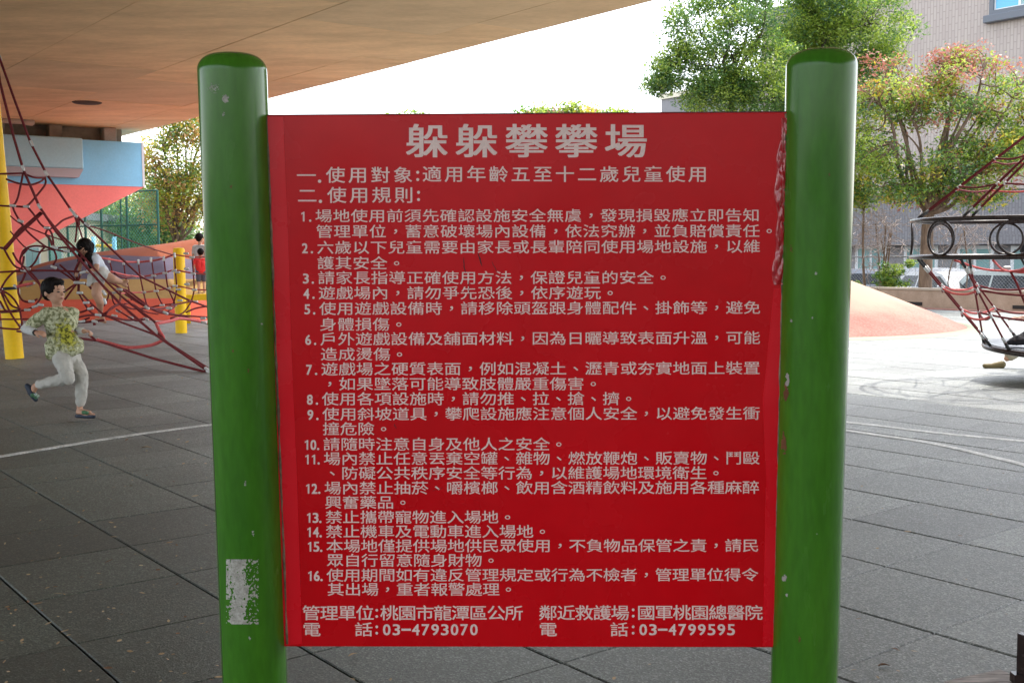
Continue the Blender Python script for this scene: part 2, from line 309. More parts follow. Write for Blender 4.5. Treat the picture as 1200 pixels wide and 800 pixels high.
class MB:
    """collects shapes into one mesh (world space)"""
    def __init__(s): s.V = []; s.F = []; s.M = []
    def add(s, V, Fc, mi=0):
        o = len(s.V); s.V += [Vector(v) for v in V]; s.F += [tuple(i+o for i in f) for f in Fc]; s.M += [mi]*len(Fc)
    def box(s, c, X, Y, Z, mi=0, bev=0.0):
        """c centre, X Y Z half vectors; bev chamfers the four edges along Z"""
        c = Vector(c); X = Vector(X); Y = Vector(Y); Z = Vector(Z)
        if bev > 0:
            bx = X.normalized()*bev; by = Y.normalized()*bev; bz = Z.normalized()*bev
            rings = []
            for zz, k in ((-Z, 1), (-Z+bz, 0), (Z-bz, 0), (Z, 1)):
                ring = []
                for sx, sy, o in ((-1, -1, 0), (1, -1, 1), (1, 1, 0), (-1, 1, 1)):
                    a = c+zz+X*sx+Y*sy-(bx*sx if True else 0)*(1+k*0)-by*sy*k
                    b = c+zz+X*sx+Y*sy-bx*sx*k-(by*sy)*1
                    ring += ([b, a] if o == 0 else [a, b]) if False else ([b, a] if (sx*sy > 0) else [a, b])
                rings.append(ring)
            V = [v for r in rings for v in r]; Fc = []
            for k in range(3):
                for i in range(8): j = (i+1) % 8; Fc.append((k*8+i, k*8+j, k*8+8+j, k*8+8+i))
            Fc.append(tuple(reversed(range(8)))); Fc.append(tuple(range(24, 32)))
            s.add(V, Fc, mi); return
        V = [c+X*a+Y*b+Z*d for d in (-1, 1) for a, b in ((-1, -1), (1, -1), (1, 1), (-1, 1))]
        s.add(V, [(3, 2, 1, 0), (4, 5, 6, 7), (0, 1, 5, 4), (1, 2, 6, 5), (2, 3, 7, 6), (3, 0, 4, 7)], mi)
    def abox(s, x0, x1, y0, y1, z0, z1, mi=0, bev=0.0):
        s.box(((x0+x1)/2, (y0+y1)/2, (z0+z1)/2), ((x1-x0)/2, 0, 0), (0, (y1-y0)/2, 0), (0, 0, (z1-z0)/2), mi, bev)
    def fbox(s, a0, a1, n0, n1, z0, z1, mi=0, bev=0.0):
        s.box(FR((a0+a1)/2, (n0+n1)/2, (z0+z1)/2), N1*(n1-n0)/2, D1*(a1-a0)/2, (0, 0, (z1-z0)/2), mi, bev)
    def tube(s, pts, r, k=8, mi=0, caps=True, closed=False):
        pts = [Vector(p) for p in pts]; n = len(pts)
        rr = r if isinstance(r, (list, tuple)) else [r]*n
        V = []; Fc = []; prev = None
        for i, p in enumerate(pts):
            if closed: d = pts[(i+1) % n]-pts[i-1]
            else: d = pts[min(i+1, n-1)]-pts[max(i-1, 0)]
            if d.length < 1e-9: d = Vector((0, 0, 1))
            d.normalize()
            if prev is None: u = d.orthogonal().normalized()
            else:
                u = prev-d*prev.dot(d)
                u = u.normalized() if u.length > 1e-6 else d.orthogonal().normalized()
            prev = u; v = d.cross(u)
            for j in range(k):
                a = 2*PI*j/k; V.append(p+(u*math.cos(a)+v*math.sin(a))*rr[i])
        m_ = n if closed else n-1
        for i in range(m_):
            i2 = (i+1) % n
            for j in range(k):
                j2 = (j+1) % k; Fc.append((i*k+j, i*k+j2, i2*k+j2, i2*k+j))
        if caps and not closed:
            Fc.append(tuple(reversed(range(k)))); Fc.append(tuple(range((n-1)*k, n*k)))
        s.add(V, Fc, mi)
    def lathe(s, base, axis, prof, k=32, mi=0):
        base = Vector(base); ax = Vector(axis).normalized(); u = ax.orthogonal().normalized(); v = ax.cross(u)
        V = []; Fc = []
        for (r, h) in prof:
            for j in range(k):
                a = 2*PI*j/k; V.append(base+ax*h+(u*math.cos(a)+v*math.sin(a))*r)
        for i in range(len(prof)-1):
            for j in range(k):
                j2 = (j+1) % k; Fc.append((i*k+j, i*k+j2, (i+1)*k+j2, (i+1)*k+j))
        Fc.append(tuple(reversed(range(k)))); Fc.append(tuple(range((len(prof)-1)*k, len(prof)*k)))
        s.add(V, Fc, mi)
    def build(s, name, mats, parent=None, sm=False, ang=None, label=None):
        return link(name, mesh(name, s.V, s.F, mats, s.M, sm, ang), parent, label)
def spline(pts, n=6):
    pts = [Vector(p) for p in pts]
    if len(pts) < 3: return pts
    P = [pts[0]*2-pts[1]]+pts+[pts[-1]*2-pts[-2]]; out = []
    for i in range(1, len(P)-2):
        for k in range(n):
            t = k/n; a, b, c, d = P[i-1], P[i], P[i+1], P[i+2]
            out.append(0.5*((2*b)+(c-a)*t+(2*a-5*b+4*c-d)*t*t+(-a+3*b-3*c+d)*t*t*t))
    out.append(pts[-1]); return out

# =================================================================== THE SETTING
def sheet(name, pts, m_, kind='structure'):
    return tag(link(name, mesh(name, pts, [tuple(range(len(pts)))], m_)), kind=kind)
WN = 23.45                                              # the low wall stands here, across from the bridge
GZ = -0.035
sheet('ground', [FR(-300, -300, GZ), FR(-300, WN, GZ), FR(600, WN, GZ), FR(600, -300, GZ)], 'joint')
g2 = MB(); g2.add([FR(-300, WN, -0.65), FR(-300, 900, -0.65), FR(900, 900, -0.65), FR(900, WN, -0.65)], [(0, 3, 2, 1)])
tag(g2.build('street', 'asphalt'), kind='structure')
# rubber tiles
def tile_geo(cx, cy, g1, g2_, dz, tx, ty):
    """cx cy in grid units; top face with chamfer"""
    out = []; hx = TS/2-g2_/2; hy = TS/2-g1/2; c = 0.004
    for (kx, ky, z) in ((0, 0, -0.03), (0, 0, -c), (c, c, 0)):
        for sx, sy in ((-1, -1), (1, -1), (1, 1), (-1, 1)):
            x = sx*(hx-kx); y = sy*(hy-ky); out.append((x, y, z+dz*0+tx*x+ty*y))
    return out
TF = [(0, 1, 5, 4), (1, 2, 6, 5), (2, 3, 7, 6), (3, 0, 4, 7), (4, 5, 9, 8), (5, 6, 10, 9), (6, 7, 11, 10), (7, 4, 8, 11), (8, 9, 10, 11)]
ct, st = math.cos(TH), math.sin(TH)
def grid2w(U, V):
    A = (U-GA)*TS; B = (V-GB)*TS
    return Vector((A*ct-B*st, A*st+B*ct, 0))
tile_me = []
for k in range(8):
    tx = random.uniform(-1, 1)*0.0018; ty = random.uniform(-1, 1)*0.0022
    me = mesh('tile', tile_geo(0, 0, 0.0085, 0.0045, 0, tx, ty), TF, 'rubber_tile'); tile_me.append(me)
cand = []
for U in range(-110, 45):
    for V in range(-32, 45):
        p = grid2w(U+0.5, V+0.5); n_ = p.dot(N1)
        if n_ > WN-0.55 or n_ < -16: continue
        if p.y < 0.3: vis = False
        else:
            q = p-CAM; dd = q.dot(FWD); px = 600+F*q.dot(RIGHT)/dd; py = 400-F*q.dot(UP)/dd
            mar = 0.45*F/dd
            vis = -mar < px < 1200+mar and py < 800+mar*0.6 and dd > 0.5
            # hidden squarely behind the notice board
            if 345 < px-mar*0.3 and px+mar*0.3 < 900 and py < 735: vis = False
        cand.append((p.y if vis else 1e9, U, V, p))
cand.sort(key=lambda c: c[0])
slab = empty('rubber_paving', (0, 0, 0), None, None); tag(slab, kind='structure')
rest = MB()
for i, (d, U, V, p) in enumerate(cand):
    if i < 300:
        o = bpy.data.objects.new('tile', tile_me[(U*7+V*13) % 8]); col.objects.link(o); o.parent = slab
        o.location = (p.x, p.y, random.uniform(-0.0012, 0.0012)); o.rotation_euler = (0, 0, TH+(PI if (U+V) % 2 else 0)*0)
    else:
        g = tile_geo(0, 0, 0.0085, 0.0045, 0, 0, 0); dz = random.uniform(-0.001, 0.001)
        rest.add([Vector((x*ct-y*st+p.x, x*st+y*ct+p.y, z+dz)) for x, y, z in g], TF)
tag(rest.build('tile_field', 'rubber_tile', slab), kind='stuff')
def stripe(pts, wd, z=0.004, name='court_line'):
    P = spline([gp(x, y) for x, y in pts], 8); V = []; Fc = []
    for i, p in enumerate(P):
        d = (P[min(i+1, len(P)-1)]-P[max(i-1, 0)]).normalized(); n_ = Vector((-d.y, d.x, 0))
        for s_, zz in ((-1, z-0.003), (-0.96, z), (0.96, z), (1, z-0.003)):
            V.append((p.x+n_.x*wd/2*s_, p.y+n_.y*wd/2*s_, zz))
    for i in range(len(P)-1):
        for k in range(3): Fc.append((i*4+k, i*4+k+1, i*4+k+5, i*4+k+4))
    tag(link(name, mesh(name, V, Fc, 'line_paint')), kind='structure')
stripe([(-60, 546), (0, 535), (75, 522.5), (150, 510.5), (250, 497.5), (340, 489), (430, 484)], 0.075)
stripe([(900, 491), (989, 494.8), (1097, 507.2), (1200, 517), (1260, 521)], 0.075, 0.0045)
stripe([(900, 491.5), (989, 504.3), (1038, 511.5), (1102, 521.6), (1200, 545), (1260, 564)], 0.07, 0.005)
stripe([(940, 411), (991, 408.8), (1060, 406.3), (1130, 405), (1230, 405)], 0.09)
# painted rubber border at the wall foot
bb = MB(); bb.fbox(-40, 80, WN-0.55, WN-0.012, -0.03, 0.012)
tag(bb.build('rubber_border', 'mound_salmon'), kind='structure')

# low retaining wall with coping
lw = empty('retaining_wall', FR(0, WN+0.15, 0), 'low tan concrete retaining wall along the far edge of the paving, below the parked cars', 'wall')
for k in range(-10, 20):
    b = MB(); b.fbox(k*4+0.006, k*4+3.994, WN, WN+0.3, -0.7, 0.40); b.build('wall_section', 'low_wall', lw)
    b = MB(); b.fbox(k*4+0.004, k*4+3.996, WN-0.02, WN+0.32, 0.402, 0.455, bev=0.008); b.build('coping', 'wall_cap', lw)
for (x, y) in ((1074, 355), (1178, 361.5)):
    p = gp(x, y+5); a_, n_ = an(p); b = MB(); b.fbox(a_-0.22, a_+0.22, WN-0.014, WN-0.002, 0.05, 0.13); b.build('drain_slot', 'dark', lw)

# ------------------------------------------------------------------ bridge deck overhead
ZS = 5.0
e0 = CAM+ray(546, 57)*((ZS-CAMZ)/ray(546, 57).z); NE = an(e0)[1]       # deck edge
j0 = CAM+ray(231, 66)*((ZS-CAMZ)/ray(231, 66).z); NJ = an(j0)[1]
deck = empty('bridge_deck', (0, 0, ZS), 'warm tan concrete underside of the elevated road bridge across the top left', 'bridge')
b = MB(); b.fbox(-30, 60, -9.0, NE-0.02, ZS+0.03, ZS+1.25); b.build('deck_slab', 'concrete', deck)
b = MB(); b.fbox(-30, 60, NE-0.35, NE-0.05, ZS+1.25, ZS+2.3); b.build('parapet', 'concrete', deck)
PW = 2.45; PL = 3.7; k0 = -8
npan = 0
for ia in range(-3, 16):
    for k in range(-7, 4):
        n0 = NJ+k*PW; n1 = min(n0+PW, NE)
        if n0 < -9.0: continue
        if n1-n0 < 0.3 or n0 > NE: continue
        if NE-n1 < 0.6: n1 = NE
        b = MB(); a0 = ia*PL+(0.0 if k % 2 else 0.35*PL)
        b.fbox(a0+0.002, a0+PL-0.002, n0+0.003, n1-0.003, ZS+random.uniform(-0.004, 0.004), ZS+0.029, bev=0.004)
        b.build('soffit_panel', 'soffit' if (ia*5+k*3) % 3 else 'soffit_dark', deck); npan += 1
# fine recessed drain on the underside
q = CAM+ray(102, 120)*((ZS-CAMZ)/ray(102, 120).z)
b = MB(); b.lathe(q-Vector((0, 0, 0.03)), (0, 0, 1), [(0.30, 0), (0.34, 0.02), (0.34, 0.06)], 24); b.build('drain_cover', 'bark_dark', deck, sm=True, ang=0.6)
b.V = []; b.F = []; b.M = []
# far pier: painted hammerhead
ptop = gp(168, 167.5, 4.60); a_p, n_p = an(ptop)
pier = empty('bridge_pier', FR(a_p, n_p-6, 0), 'painted hammerhead bridge pier, blue band over a coral red taper, behind the rope net', 'pier')
zb = at(168, 219, ptop.y).z
# points of the taper in the face plane
def face(x, y, a=a_p):
    r = ray(x, y); t = (a-CAM.dot(D1))/r.dot(D1); return CAM+r*t
pc = face(27, 291); n_c = an(pc)[1]; z_c = pc.z
DEP = 2.2
def prism(outline, a0, a1, m_, name, parent):
    V = [FR(a0, n, z) for n, z in outline]+[FR(a1, n, z) for n, z in outline]; k = len(outline)
    Fc = [tuple(range(k)), tuple(range(2*k-1, k-1, -1))]+[(i, i+k, (i+1) % k+k, (i+1) % k) for i in range(k)]
    o = link(name, mesh(name, V, Fc, m_), parent)
    bm = bmesh.new(); bm.from_mesh(o.data); bmesh.ops.recalc_face_normals(bm, faces=bm.faces); bm.to_mesh(o.data); bm.free(); return o
nl = n_c-3.2; ncap2 = nl-(n_p-n_c)
prism([(ncap2, 4.60), (n_p, 4.60), (n_p, zb), (ncap2, zb)], a_p, a_p+DEP, 'blue_paint', 'cap_band', pier)
prism([(ncap2, zb-0.003), (n_p, zb-0.003), (n_c, z_c), (nl, z_c)], a_p+0.012, a_p+DEP-0.012, 'coral_paint', 'cap_taper', pier)
prism([(nl, z_c-0.003), (n_c, z_c-0.003), (n_c, -0.02), (nl, -0.02)], a_p+0.05, a_p+DEP-0.05, 'coral_paint', 'column', pier)
# shallow box fixed to the blue face
q1 = face(97, 162, a_p-0.25); q2 = face(97, 198, a_p-0.25); q3 = face(92, 208, a_p-0.25)
na = an(q1)[1]; nb = na-7.5
b = MB(); b.box(FR(a_p-0.13, (na+nb)/2, (q1.z+q2.z)/2), N1*(na-nb)/2, D1*0.12, (0, 0, (q1.z-q2.z)/2), bev=0.03); b.build('cap_box', 'greyblue_paint', pier)
o = prism([(nb+0.05, q2.z-0.003), (na-0.01, q2.z-0.003), (na-0.14, q3.z), (nb+0.2, q3.z)], a_p-0.245, a_p-0.012, 'mauve_paint', 'cap_box_base', pier)
b = MB(); b.fbox(a_p-0.01, a_p+0.02, n_p-0.06, n_p+0.004, zb+0.003, 4.603); b.build('edge_trim', 'frame_white', pier)
# bearings and crossbeam between cap and deck
b = MB(); b.fbox(a_p+0.5, a_p+1.7, ncap2, n_p-0.45, 4.60, ZS-0.006); b.build('crossbeam', 'concrete_stained', pier)
for k in range(5):
    n_ = n_p-0.9-k*1.5; b = MB(); b.fbox(a_p+0.12, a_p+0.45, n_-0.18, n_+0.18, 4.602, ZS-0.008, bev=0.02); b.build('bearing_block', 'concrete_stained' if k % 2 else 'concrete', pier)
pp = MB(); p0 = face(-30, 139, a_p-0.5); p1 = face(38, 143, a_p-0.5); p1 = Vector((p1.x, p1.y, p0.z))
pp.tube([p0, p1], 0.075, 12); pp.lathe(p1, (p1-p0), [(0.09, -0.22), (0.1, -0.2), (0.1, 0), (0.07, 0.04)], 12)
pp.build('drain_pipe', 'pipe', pier, sm=True, ang=0.7)

# ------------------------------------------------------------------ buildings at the right
def building(name, label, a0, a1, n0, dep, z0, z1, wallm):
    e = empty(name, FR((a0+a1)/2, n0+dep/2, z0), label, 'building')
    b = MB(); b.fbox(a0, a1, n0, n0+dep, z0, z1); b.build('wall', wallm, e); return e
def window(e, a0, a1, z0, z1, n0, framem, glassm, mull=2, proud=0.08, t=0.10, sill=True):
    f = MB(); c = (a0+a1)/2
    f.fbox(a0, a1, n0-proud, n0+0.03, z1-t, z1); f.fbox(a0, a1, n0-proud, n0+0.03, z0, z0+t)
    f.fbox(a0, a0+t, n0-proud, n0+0.03, z0+t, z1-t); f.fbox(a1-t, a1, n0-proud, n0+0.03, z0+t, z1-t)
    w_ = f.build('window', framem, e)
    wd = (a1-a0-2*t)/mull
    for k in range(mull):
        b = MB(); b.fbox(a0+t+k*wd+0.03, a0+t+(k+1)*wd-0.03, n0-0.03, n0-0.005, z0+t+0.03, z1-t-0.03)
        b.build('pane', glassm if k % 2 == 0 else ('glass_teal' if glassm == 'glass_blue' else glassm), w_)
        s_ = MB(); x0 = a0+t+k*wd; 
        s_.fbox(x0, x0+0.05, n0-0.05, n0-0.002, z0+t, z1-t); s_.fbox(x0+wd-0.05, x0+wd, n0-0.05, n0-0.002, z0+t, z1-t)
        s_.fbox(x0+0.05, x0+wd-0.05, n0-0.05, n0-0.002, z0+t, z0+t+0.05); s_.fbox(x0+0.05, x0+wd-0.05, n0-0.05, n0-0.002, z1-t-0.05, z1-t)
        s_.build('sash', 'frame_white', w_)
BN = 40.0
def onN(x, y, n=BN):
    r = ray(x, y); return CAM+r*((n-CAM.dot(N1))/r.dot(N1))
aL = an(onN(893, 60))[0]; aR = aL-60
zg = onN(1100, 226).z; aR = an(onN(1200, 100))[0]-6; ZR = onN(1100, -22).z
tb = building('tiled_building', 'tall beige tiled building with a blue pane window, top right behind the trees', aR, aL, BN, 14, zg, ZR, 'beige_tiles')
b = MB(); b.fbox(aR-0.1, aL+0.1, BN-0.12, BN+14.1, ZR+0.003, ZR+0.35); b.build('roof_coping', 'frame_grey', tb)
b = MB(); b.fbox(aR, aL-0.1, BN+0.25, BN+13.9, -0.65, zg-0.004); b.build('lower_wall', 'grey_wall', tb)
b = MB(); zl = onN(1060, 277).z; b.fbox(aR, aL, BN-0.25, BN+0.245, zl-0.35, zl); b.build('ledge', 'grey_tiles', tb)
b = MB(); b.fbox(aR, aL-0.05, BN+0.10, BN+0.245, zl+0.004, zg-0.006); b.build('spandrel', 'grey_tiles', tb)
pw = onN(1161, 28); aw = an(pw)[0]; 
for dk in range(0, 1):
    for fl in range(0, 1):
        window(tb, aw-3.2-dk*8.5, aw-dk*8.5, pw.z-3.0*0+fl*3.6+0.28, pw.z+2.3+fl*3.6, BN, 'frame_grey', 'glass_blue', 3, 0.14, 0.16)
        b = MB(); b.fbox(aw-3.35-dk*8.5, aw+0.15-dk*8.5, BN-0.3, BN+0.001, pw.z+fl*3.6, pw.z+fl*3.6+0.27, bev=0.02); b.build('sill', 'frame_grey', tb)
for x in (1003, 1060, 1122, 1185):
    a_ = an(onN(x, 300, BN+0.25))[0]; zt = onN(x, 288).z
    window(tb, a_-1.5, a_, -0.1, zt, BN+0.25, 'frame_white', 'glass_teal', 2, 0.05, 0.08)
p = onN(775, 117, 46); a_ = an(p)[0]
lb = building('low_building', 'low pale grey building just showing over the notice board beside the green tree', aL+1, a_, 46, 10, -0.65, p.z, 'grey_wall')
b = MB(); b.fbox(aL+0.8, a_+0.1, 45.9, 56.1, p.z+0.003, p.z+0.3); b.build('roof', 'cream_wall', lb)
# cream building behind the pier, seen through the rope net
p0 = at(24, 262, 46); p1 = at(92, 262, 46)
cb = empty('cream_building', (p0.x+2, 50, 0), 'cream building with tall pale windows seen through the rope net at far left', 'building')
b = MB(); b.abox(p0.x-9, p1.x, 46, 54, -0.5, at(60, 258, 46).z); b.build('wall', 'cream_wall', cb)
b = MB(); b.abox(p0.x-9.3, p1.x+0.3, 45.6, 54.3, at(60, 258, 46).z+0.005, at(60, 258, 46).z+0.3); b.build('roof', 'frame_grey', cb)
for k in range(6):
    x = p0.x-2.6+k*0.92; f = MB(); f.abox(x, x+0.62, 45.93, 46.05, 0.4, 1.75); w_ = f.build('window', 'frame_white', cb)
    for j in range(2):
        b = MB(); b.abox(x+0.05+j*0.27, x+0.30+j*0.27, 45.90, 45.925, 0.46, 1.69); b.build('pane', 'glass_teal', w_)

# ------------------------------------------------------------------ fences
def chain(P0, P1, z0, z1, step, r, name, m_, parent):
    """woven wire: two families of diagonal wires as thin prisms"""
    d = (P1-P0); Ln = d.length; d = d/Ln; H = z1-z0; V = []; Fc = []; nrm = Vector((-d.y, d.x, 0))
    def wire(s0, h0, s1, h1, off):
        a = P0+d*s0+nrm*off; b_ = P0+d*s1+nrm*off; a = Vector((a.x, a.y, z0+h0)); b_ = Vector((b_.x, b_.y, z0+h1))
        dd = (b_-a).normalized(); u = nrm; v = dd.cross(u); o = len(V)
        for q in (a, b_):
            for k in range(3):
                an_ = 2*PI*k/3; V.append(q+(u*math.cos(an_)+v*math.sin(an_))*r)
        for k in range(3): Fc.append((o+k, o+(k+1) % 3, o+3+(k+1) % 3, o+3+k))
    s = -H
    while s < Ln:
        a0 = max(s, 0); h0 = a0-s; a1 = min(s+H, Ln); h1 = a1-s
        if a1 > a0: wire(a0, h0, a1, h1, r); wire(a0, H-h0, a1, H-h1, -r)
        s += step
    o = link(name, mesh(name, V, Fc, m_), parent); o['kind'] = 'stuff'; return o
# chain link fence on the low wall
cf = empty('chain_link_fence', FR(0, WN+1.6, 0), 'grey chain link fence on posts in front of the parked cars at right', 'fence')
nf = WN+1.65
def onF(x): r = ray(x, 320); return an(CAM+r*((nf-CAM.dot(N1))/r.dot(N1)))[0]
ztop = onN(1010, 301, nf).z
fa = [onF(x) for x in (1210, 1138, 1029)]; fsp = fa[1]-fa[0]
aF0, aF1 = fa[0]-6, fa[2]+9
chain(FR(aF0, nf), FR(aF1, nf), -0.05, ztop-0.03, 0.085, 0.0022, 'chain_mesh', 'galv', cf)
for a_ in [fa[0]-4.5, fa[0]-2.2, fa[1]-0.0, (fa[1]+fa[2])/2*0+fa[2], fa[2]+2.3, fa[2]+4.6]:
    b = MB(); b.tube([FR(a_, nf+0.04, -0.65), FR(a_, nf+0.04, ztop+0.03)], 0.034, 10); b.build('post', 'galv', cf, sm=True, ang=0.7)
b = MB(); b.tube([FR(aF0, nf, ztop), FR(aF1, nf, ztop)], 0.02, 8); b.build('rail', 'galv', cf, sm=True, ang=0.7)
# green sports court fence on the left
gf = empty('court_fence', at(130, 330, 38), 'tall green wire mesh sports court fence behind the coloured mound at left', 'fence')
YF = 38.0
gA = at(60, 330, YF+2.5); gB = at(188, 330, YF); gA.z = 0; gB.z = 0
gd = (gB-gA)
def gpt(x):
    for k in range(2000):
        t = k/1000.0-0.2; q = gA+gd*t; v = q-CAM; px = 600+F*v.dot(RIGHT)/v.dot(FWD)
        if px >= x: return q
    return gB
zt_ = at(188, 223, YF).z; zm_ = at(188, 263, YF).z
for x in (60, 82, 103, 122, 145, 152, 188):
    q = gpt(x); b = MB(); b.tube([q, q+Vector((0, 0, zt_))], 0.045 if x != 145 else 0.03, 8); b.build('post', 'fence_green', gf, sm=True, ang=0.7)
for z in (zt_, zm_, 1.0):
    b = MB(); b.tube([gA+Vector((0, 0, z)), gB+Vector((0, 0, z))], 0.028, 8); b.build('rail', 'fence_green', gf, sm=True, ang=0.7)
chain(gA, gB, 0.05, zt_, 0.13, 0.007, 'wire_mesh', 'fence_mesh', gf)
gC = gB+Vector((2.5, 14, 0))
# yellow / blue outdoor exercise frames glimpsed through the fence
ex = empty('exercise_frame', at(122, 300, 44), 'small yellow and blue exercise frame seen through the green court fence', 'play equipment')
q0 = at(110, 288, 44); q1 = at(134, 288, 44)
b = MB(); b.tube([q0, q1], 0.06, 8); b.build('crossbar', 'yellow_paint', ex, sm=True)
for q in (q0, q1):
    b = MB(); b.tube([Vector((q.x, q.y, 0)), Vector((q.x, q.y, q.z+0.35))], 0.09, 8); b.build('post', 'blue_paint', ex, sm=True)

# ------------------------------------------------------------------ coloured rubber mound at left
def band_mound():
    root = empty('play_mound', gp(130, 375), 'long rubber play mound in orange, purple, tan and red bands behind the rope net', 'play mound')
    xs = [-140, -60, 0, 20, 60, 118, 160, 200, 236, 290, 340, 400, 470]
    crest = {-140: 345, -60: 335, 0: 325, 20: 320, 60: 308, 118: 297.5, 160: 290.5, 200: 284.5, 236: 279, 290: 276, 340: 279, 400: 290, 470: 315}
    r3 = {-140: 350, -60: 340, 0: 329, 20: 323, 60: 309.5, 118: 299.5, 160: 300, 200: 301.5, 236: 304.5, 290: 305, 340: 306, 400: 312, 470: 328}
    r2 = {x: 326 if x < 100 else 327 for x in xs}; r2[-140] = 352; r2[-60] = 344; r2[0] = 335; r2[20] = 330; r2[60] = 327; r2[470] = 335
    r1 = {x: 352-(x/236.0)*3 if 0 <= x <= 236 else 350 for x in xs}; r1[-140] = 358; r1[-60] = 355
    def row(d, Z, n=7):
        P = [at(x, d[x] if isinstance(d, dict) else d, Z) for x in xs]; return spline(P, n)
    base = [gp(x, 375.5) for x in xs]; base = spline([Vector((p.x, p.y, -0.02)) for p in base], 7)
    rows = [base, row(r1, 24.3), row(r2, 25.5), row(r3, 26.7), row(crest, 28.0)]
    back = [Vector((p.x*1.02, p.y+1.6, max(p.z-0.55, 0))) for p in rows[-1]]; back2 = [Vector((p.x*1.04, 32.5, -0.02)) for p in rows[-1]]
    R = rows+[back, back2]
    # subdivide rows smoothly
    nr = len(R); nc = len(R[0]); K = 5; names = ['mound_red', 'mound_tan', 'mound_purple', 'mound_orange', 'mound_orange', 'mound_orange']
    full = []
    for c in range(nc): full.append(spline([R[r][c] for r in range(nr)], K))
    for bi in range(nr-1):
        V = []; Fc = []; rr = list(range(bi*K, bi*K+K+1))
        for c in range(nc):
            for r in rr: V.append(full[c][r])
        k = len(rr)
        for c in range(nc-1):
            for r in range(k-1): Fc.append((c*k+r, (c+1)*k+r, (c+1)*k+r+1, c*k+r+1))
        link('colour_band', mesh('colour_band', V, Fc, names[bi], sm=True), root, ['red lower band', 'tan middle band', 'purple upper band', 'orange crest band', None, None][bi])
    return full
band_mound()
def dome(cx, cy, R, H):
    root = empty('rubber_hill', (cx, cy, 0), 'round salmon and sand coloured rubber hill in the sun beside the right green post', 'play mound')
    V = []; Fc = []; nr = 48; k = 160
    for i in range(nr+1):
        r = R*i/nr; s = r/R
        h = H*((1-s)**1.0)*(1-0.25*math.exp(-(s/0.15)**2)) if s < 1 else 0
        h = H*(1-s)*0.9 + H*0.1*(1-s*s) - H*0.12*math.exp(-(s/0.18)**2)
        for j in range(k): a = 2*PI*j/k; V.append((cx+r*math.cos(a), cy+r*math.sin(a), max(h, 0)+0.012*(s < 1)-0.0))
    for i in range(nr):
        for j in range(k): Fc.append((i*k+j, (i+1)*k+j, (i+1)*k+(j+1) % k, i*k+(j+1) % k))
    me = mesh('hill_surface', V, Fc, 'hill_rubber', sm=True)
    link('hill_surface', me, root)
    b = MB(); V = []; Fc = []
    for (r, z) in ((R-0.03, 0.003), (R-0.02, 0.03), (R+0.20, 0.012), (R+0.26, 0.002)):
        for j in range(k): a = 2*PI*j/k; V.append((cx+r*math.cos(a), cy+r*math.sin(a), z))
    for i in range(3):
        for j in range(k): Fc.append((i*k+j, (i+1)*k+j, (i+1)*k+(j+1) % k, i*k+(j+1) % k))
    link('hill_rim', mesh('hill_rim', V, Fc, 'rim_grey', sm=True), root)
dome(4.65, 20.3, 3.35, 1.32)

# =================================================================== NOTICE BOARD
DT, DB = 1.925, 2.073
Lt, Lb = dp(271.5, 62, DT), dp(299, 800, DB)
Rt, Rb = dp(963.5, 57, DT*0.989), dp(942, 800, DB*0.989)
sign = empty('notice_board', ((Lb+Rb)/2).xy.to_3d(), 'red playground rules notice board with pale Chinese lettering between two green posts', 'notice board')
def post(T, B, wpx_top):
    ax = (T-B).normalized(); t = B.z/ax.z; G = B-ax*t          # foot on the ground
    H = (T-G).length; r = wpx_top/2/F*DT
    prof = [(r*1.0, 0)]+[(r, H*k/10) for k in range(1, 10)]
    rise = r*0.52; z0 = H-rise
    prof += [(r, z0-r*0.06)]+[(max(0.02*r, r*(math.cos(a)**0.62 if math.cos(a) > 1e-6 else 0)), z0+rise*math.sin(a)) for a in [PI/2*k/14 for k in range(15)]]
    b = MB(); b.lathe(G-ax*0.0, ax, prof, 64); o = b.build('post', 'green_paint', sign, sm=True, ang=1.2)
    f = MB(); f.lathe(Vector((G.x, G.y, 0.0)), (0, 0, 1), [(r*1.9, 0), (r*1.9, 0.008), (r*1.85, 0.011), (r*1.02, 0.0112)], 40)
    fl = f.build('base_flange', 'green_paint', o, sm=True, ang=0.5)
    return G, ax, r, H, o
GL, axL, rL, HL, poL = post(Lt, Lb, 80)
GR, axR, rR, HR, poR = post(Rt, Rb, 81)
# board plane
ux = (Rt-Lt+Rb-Lb).normalized(); uy = (Lt-Lb+Rt-Rb); uy = (uy-ux*uy.dot(ux)).normalized(); nz = ux.cross(uy)   # faces the viewer
if nz.dot(CAM-Lt) < 0: nz = -nz
OC = (Lt+Lb+Rt+Rb)/4
def onp(x, y, off=0.0):
    r = ray(x, y); O = OC+nz*off; t = (O-CAM).dot(nz)/r.dot(nz); return CAM+r*t
def quadbox(corners, t0, t1, name, m_, parent, bev=None):
    """corners in px, clockwise from top left; solid between offsets t0 < t1 towards the viewer"""
    A = [onp(x, y, 0) for x, y in corners]
    V = [p+nz*t1 for p in A]+[p+nz*t0 for p in A]; k = len(A)
    Fc = [tuple(reversed(range(k))), tuple(range(k, 2*k))]+[(i, (i+1) % k, (i+1) % k+k, i+k) for i in range(k)]
    me = mesh(name, V, Fc, m_); bm = bmesh.new(); bm.from_mesh(me)
    bmesh.ops.recalc_face_normals(bm, faces=bm.faces)
    if bev: bmesh.ops.bevel(bm, geom=list(bm.edges), offset=bev, segments=2, profile=0.5, affect='EDGES')
    bm.to_mesh(me); bm.free(); return link(name, me, parent)
T0 = 0.0; TP = 0.006
board = quadbox([(307, 136), (927, 132), (913, 756.5), (331, 755.5)], -0.004, TP, 'board_panel', ['red_vinyl'], sign, 0.0012)
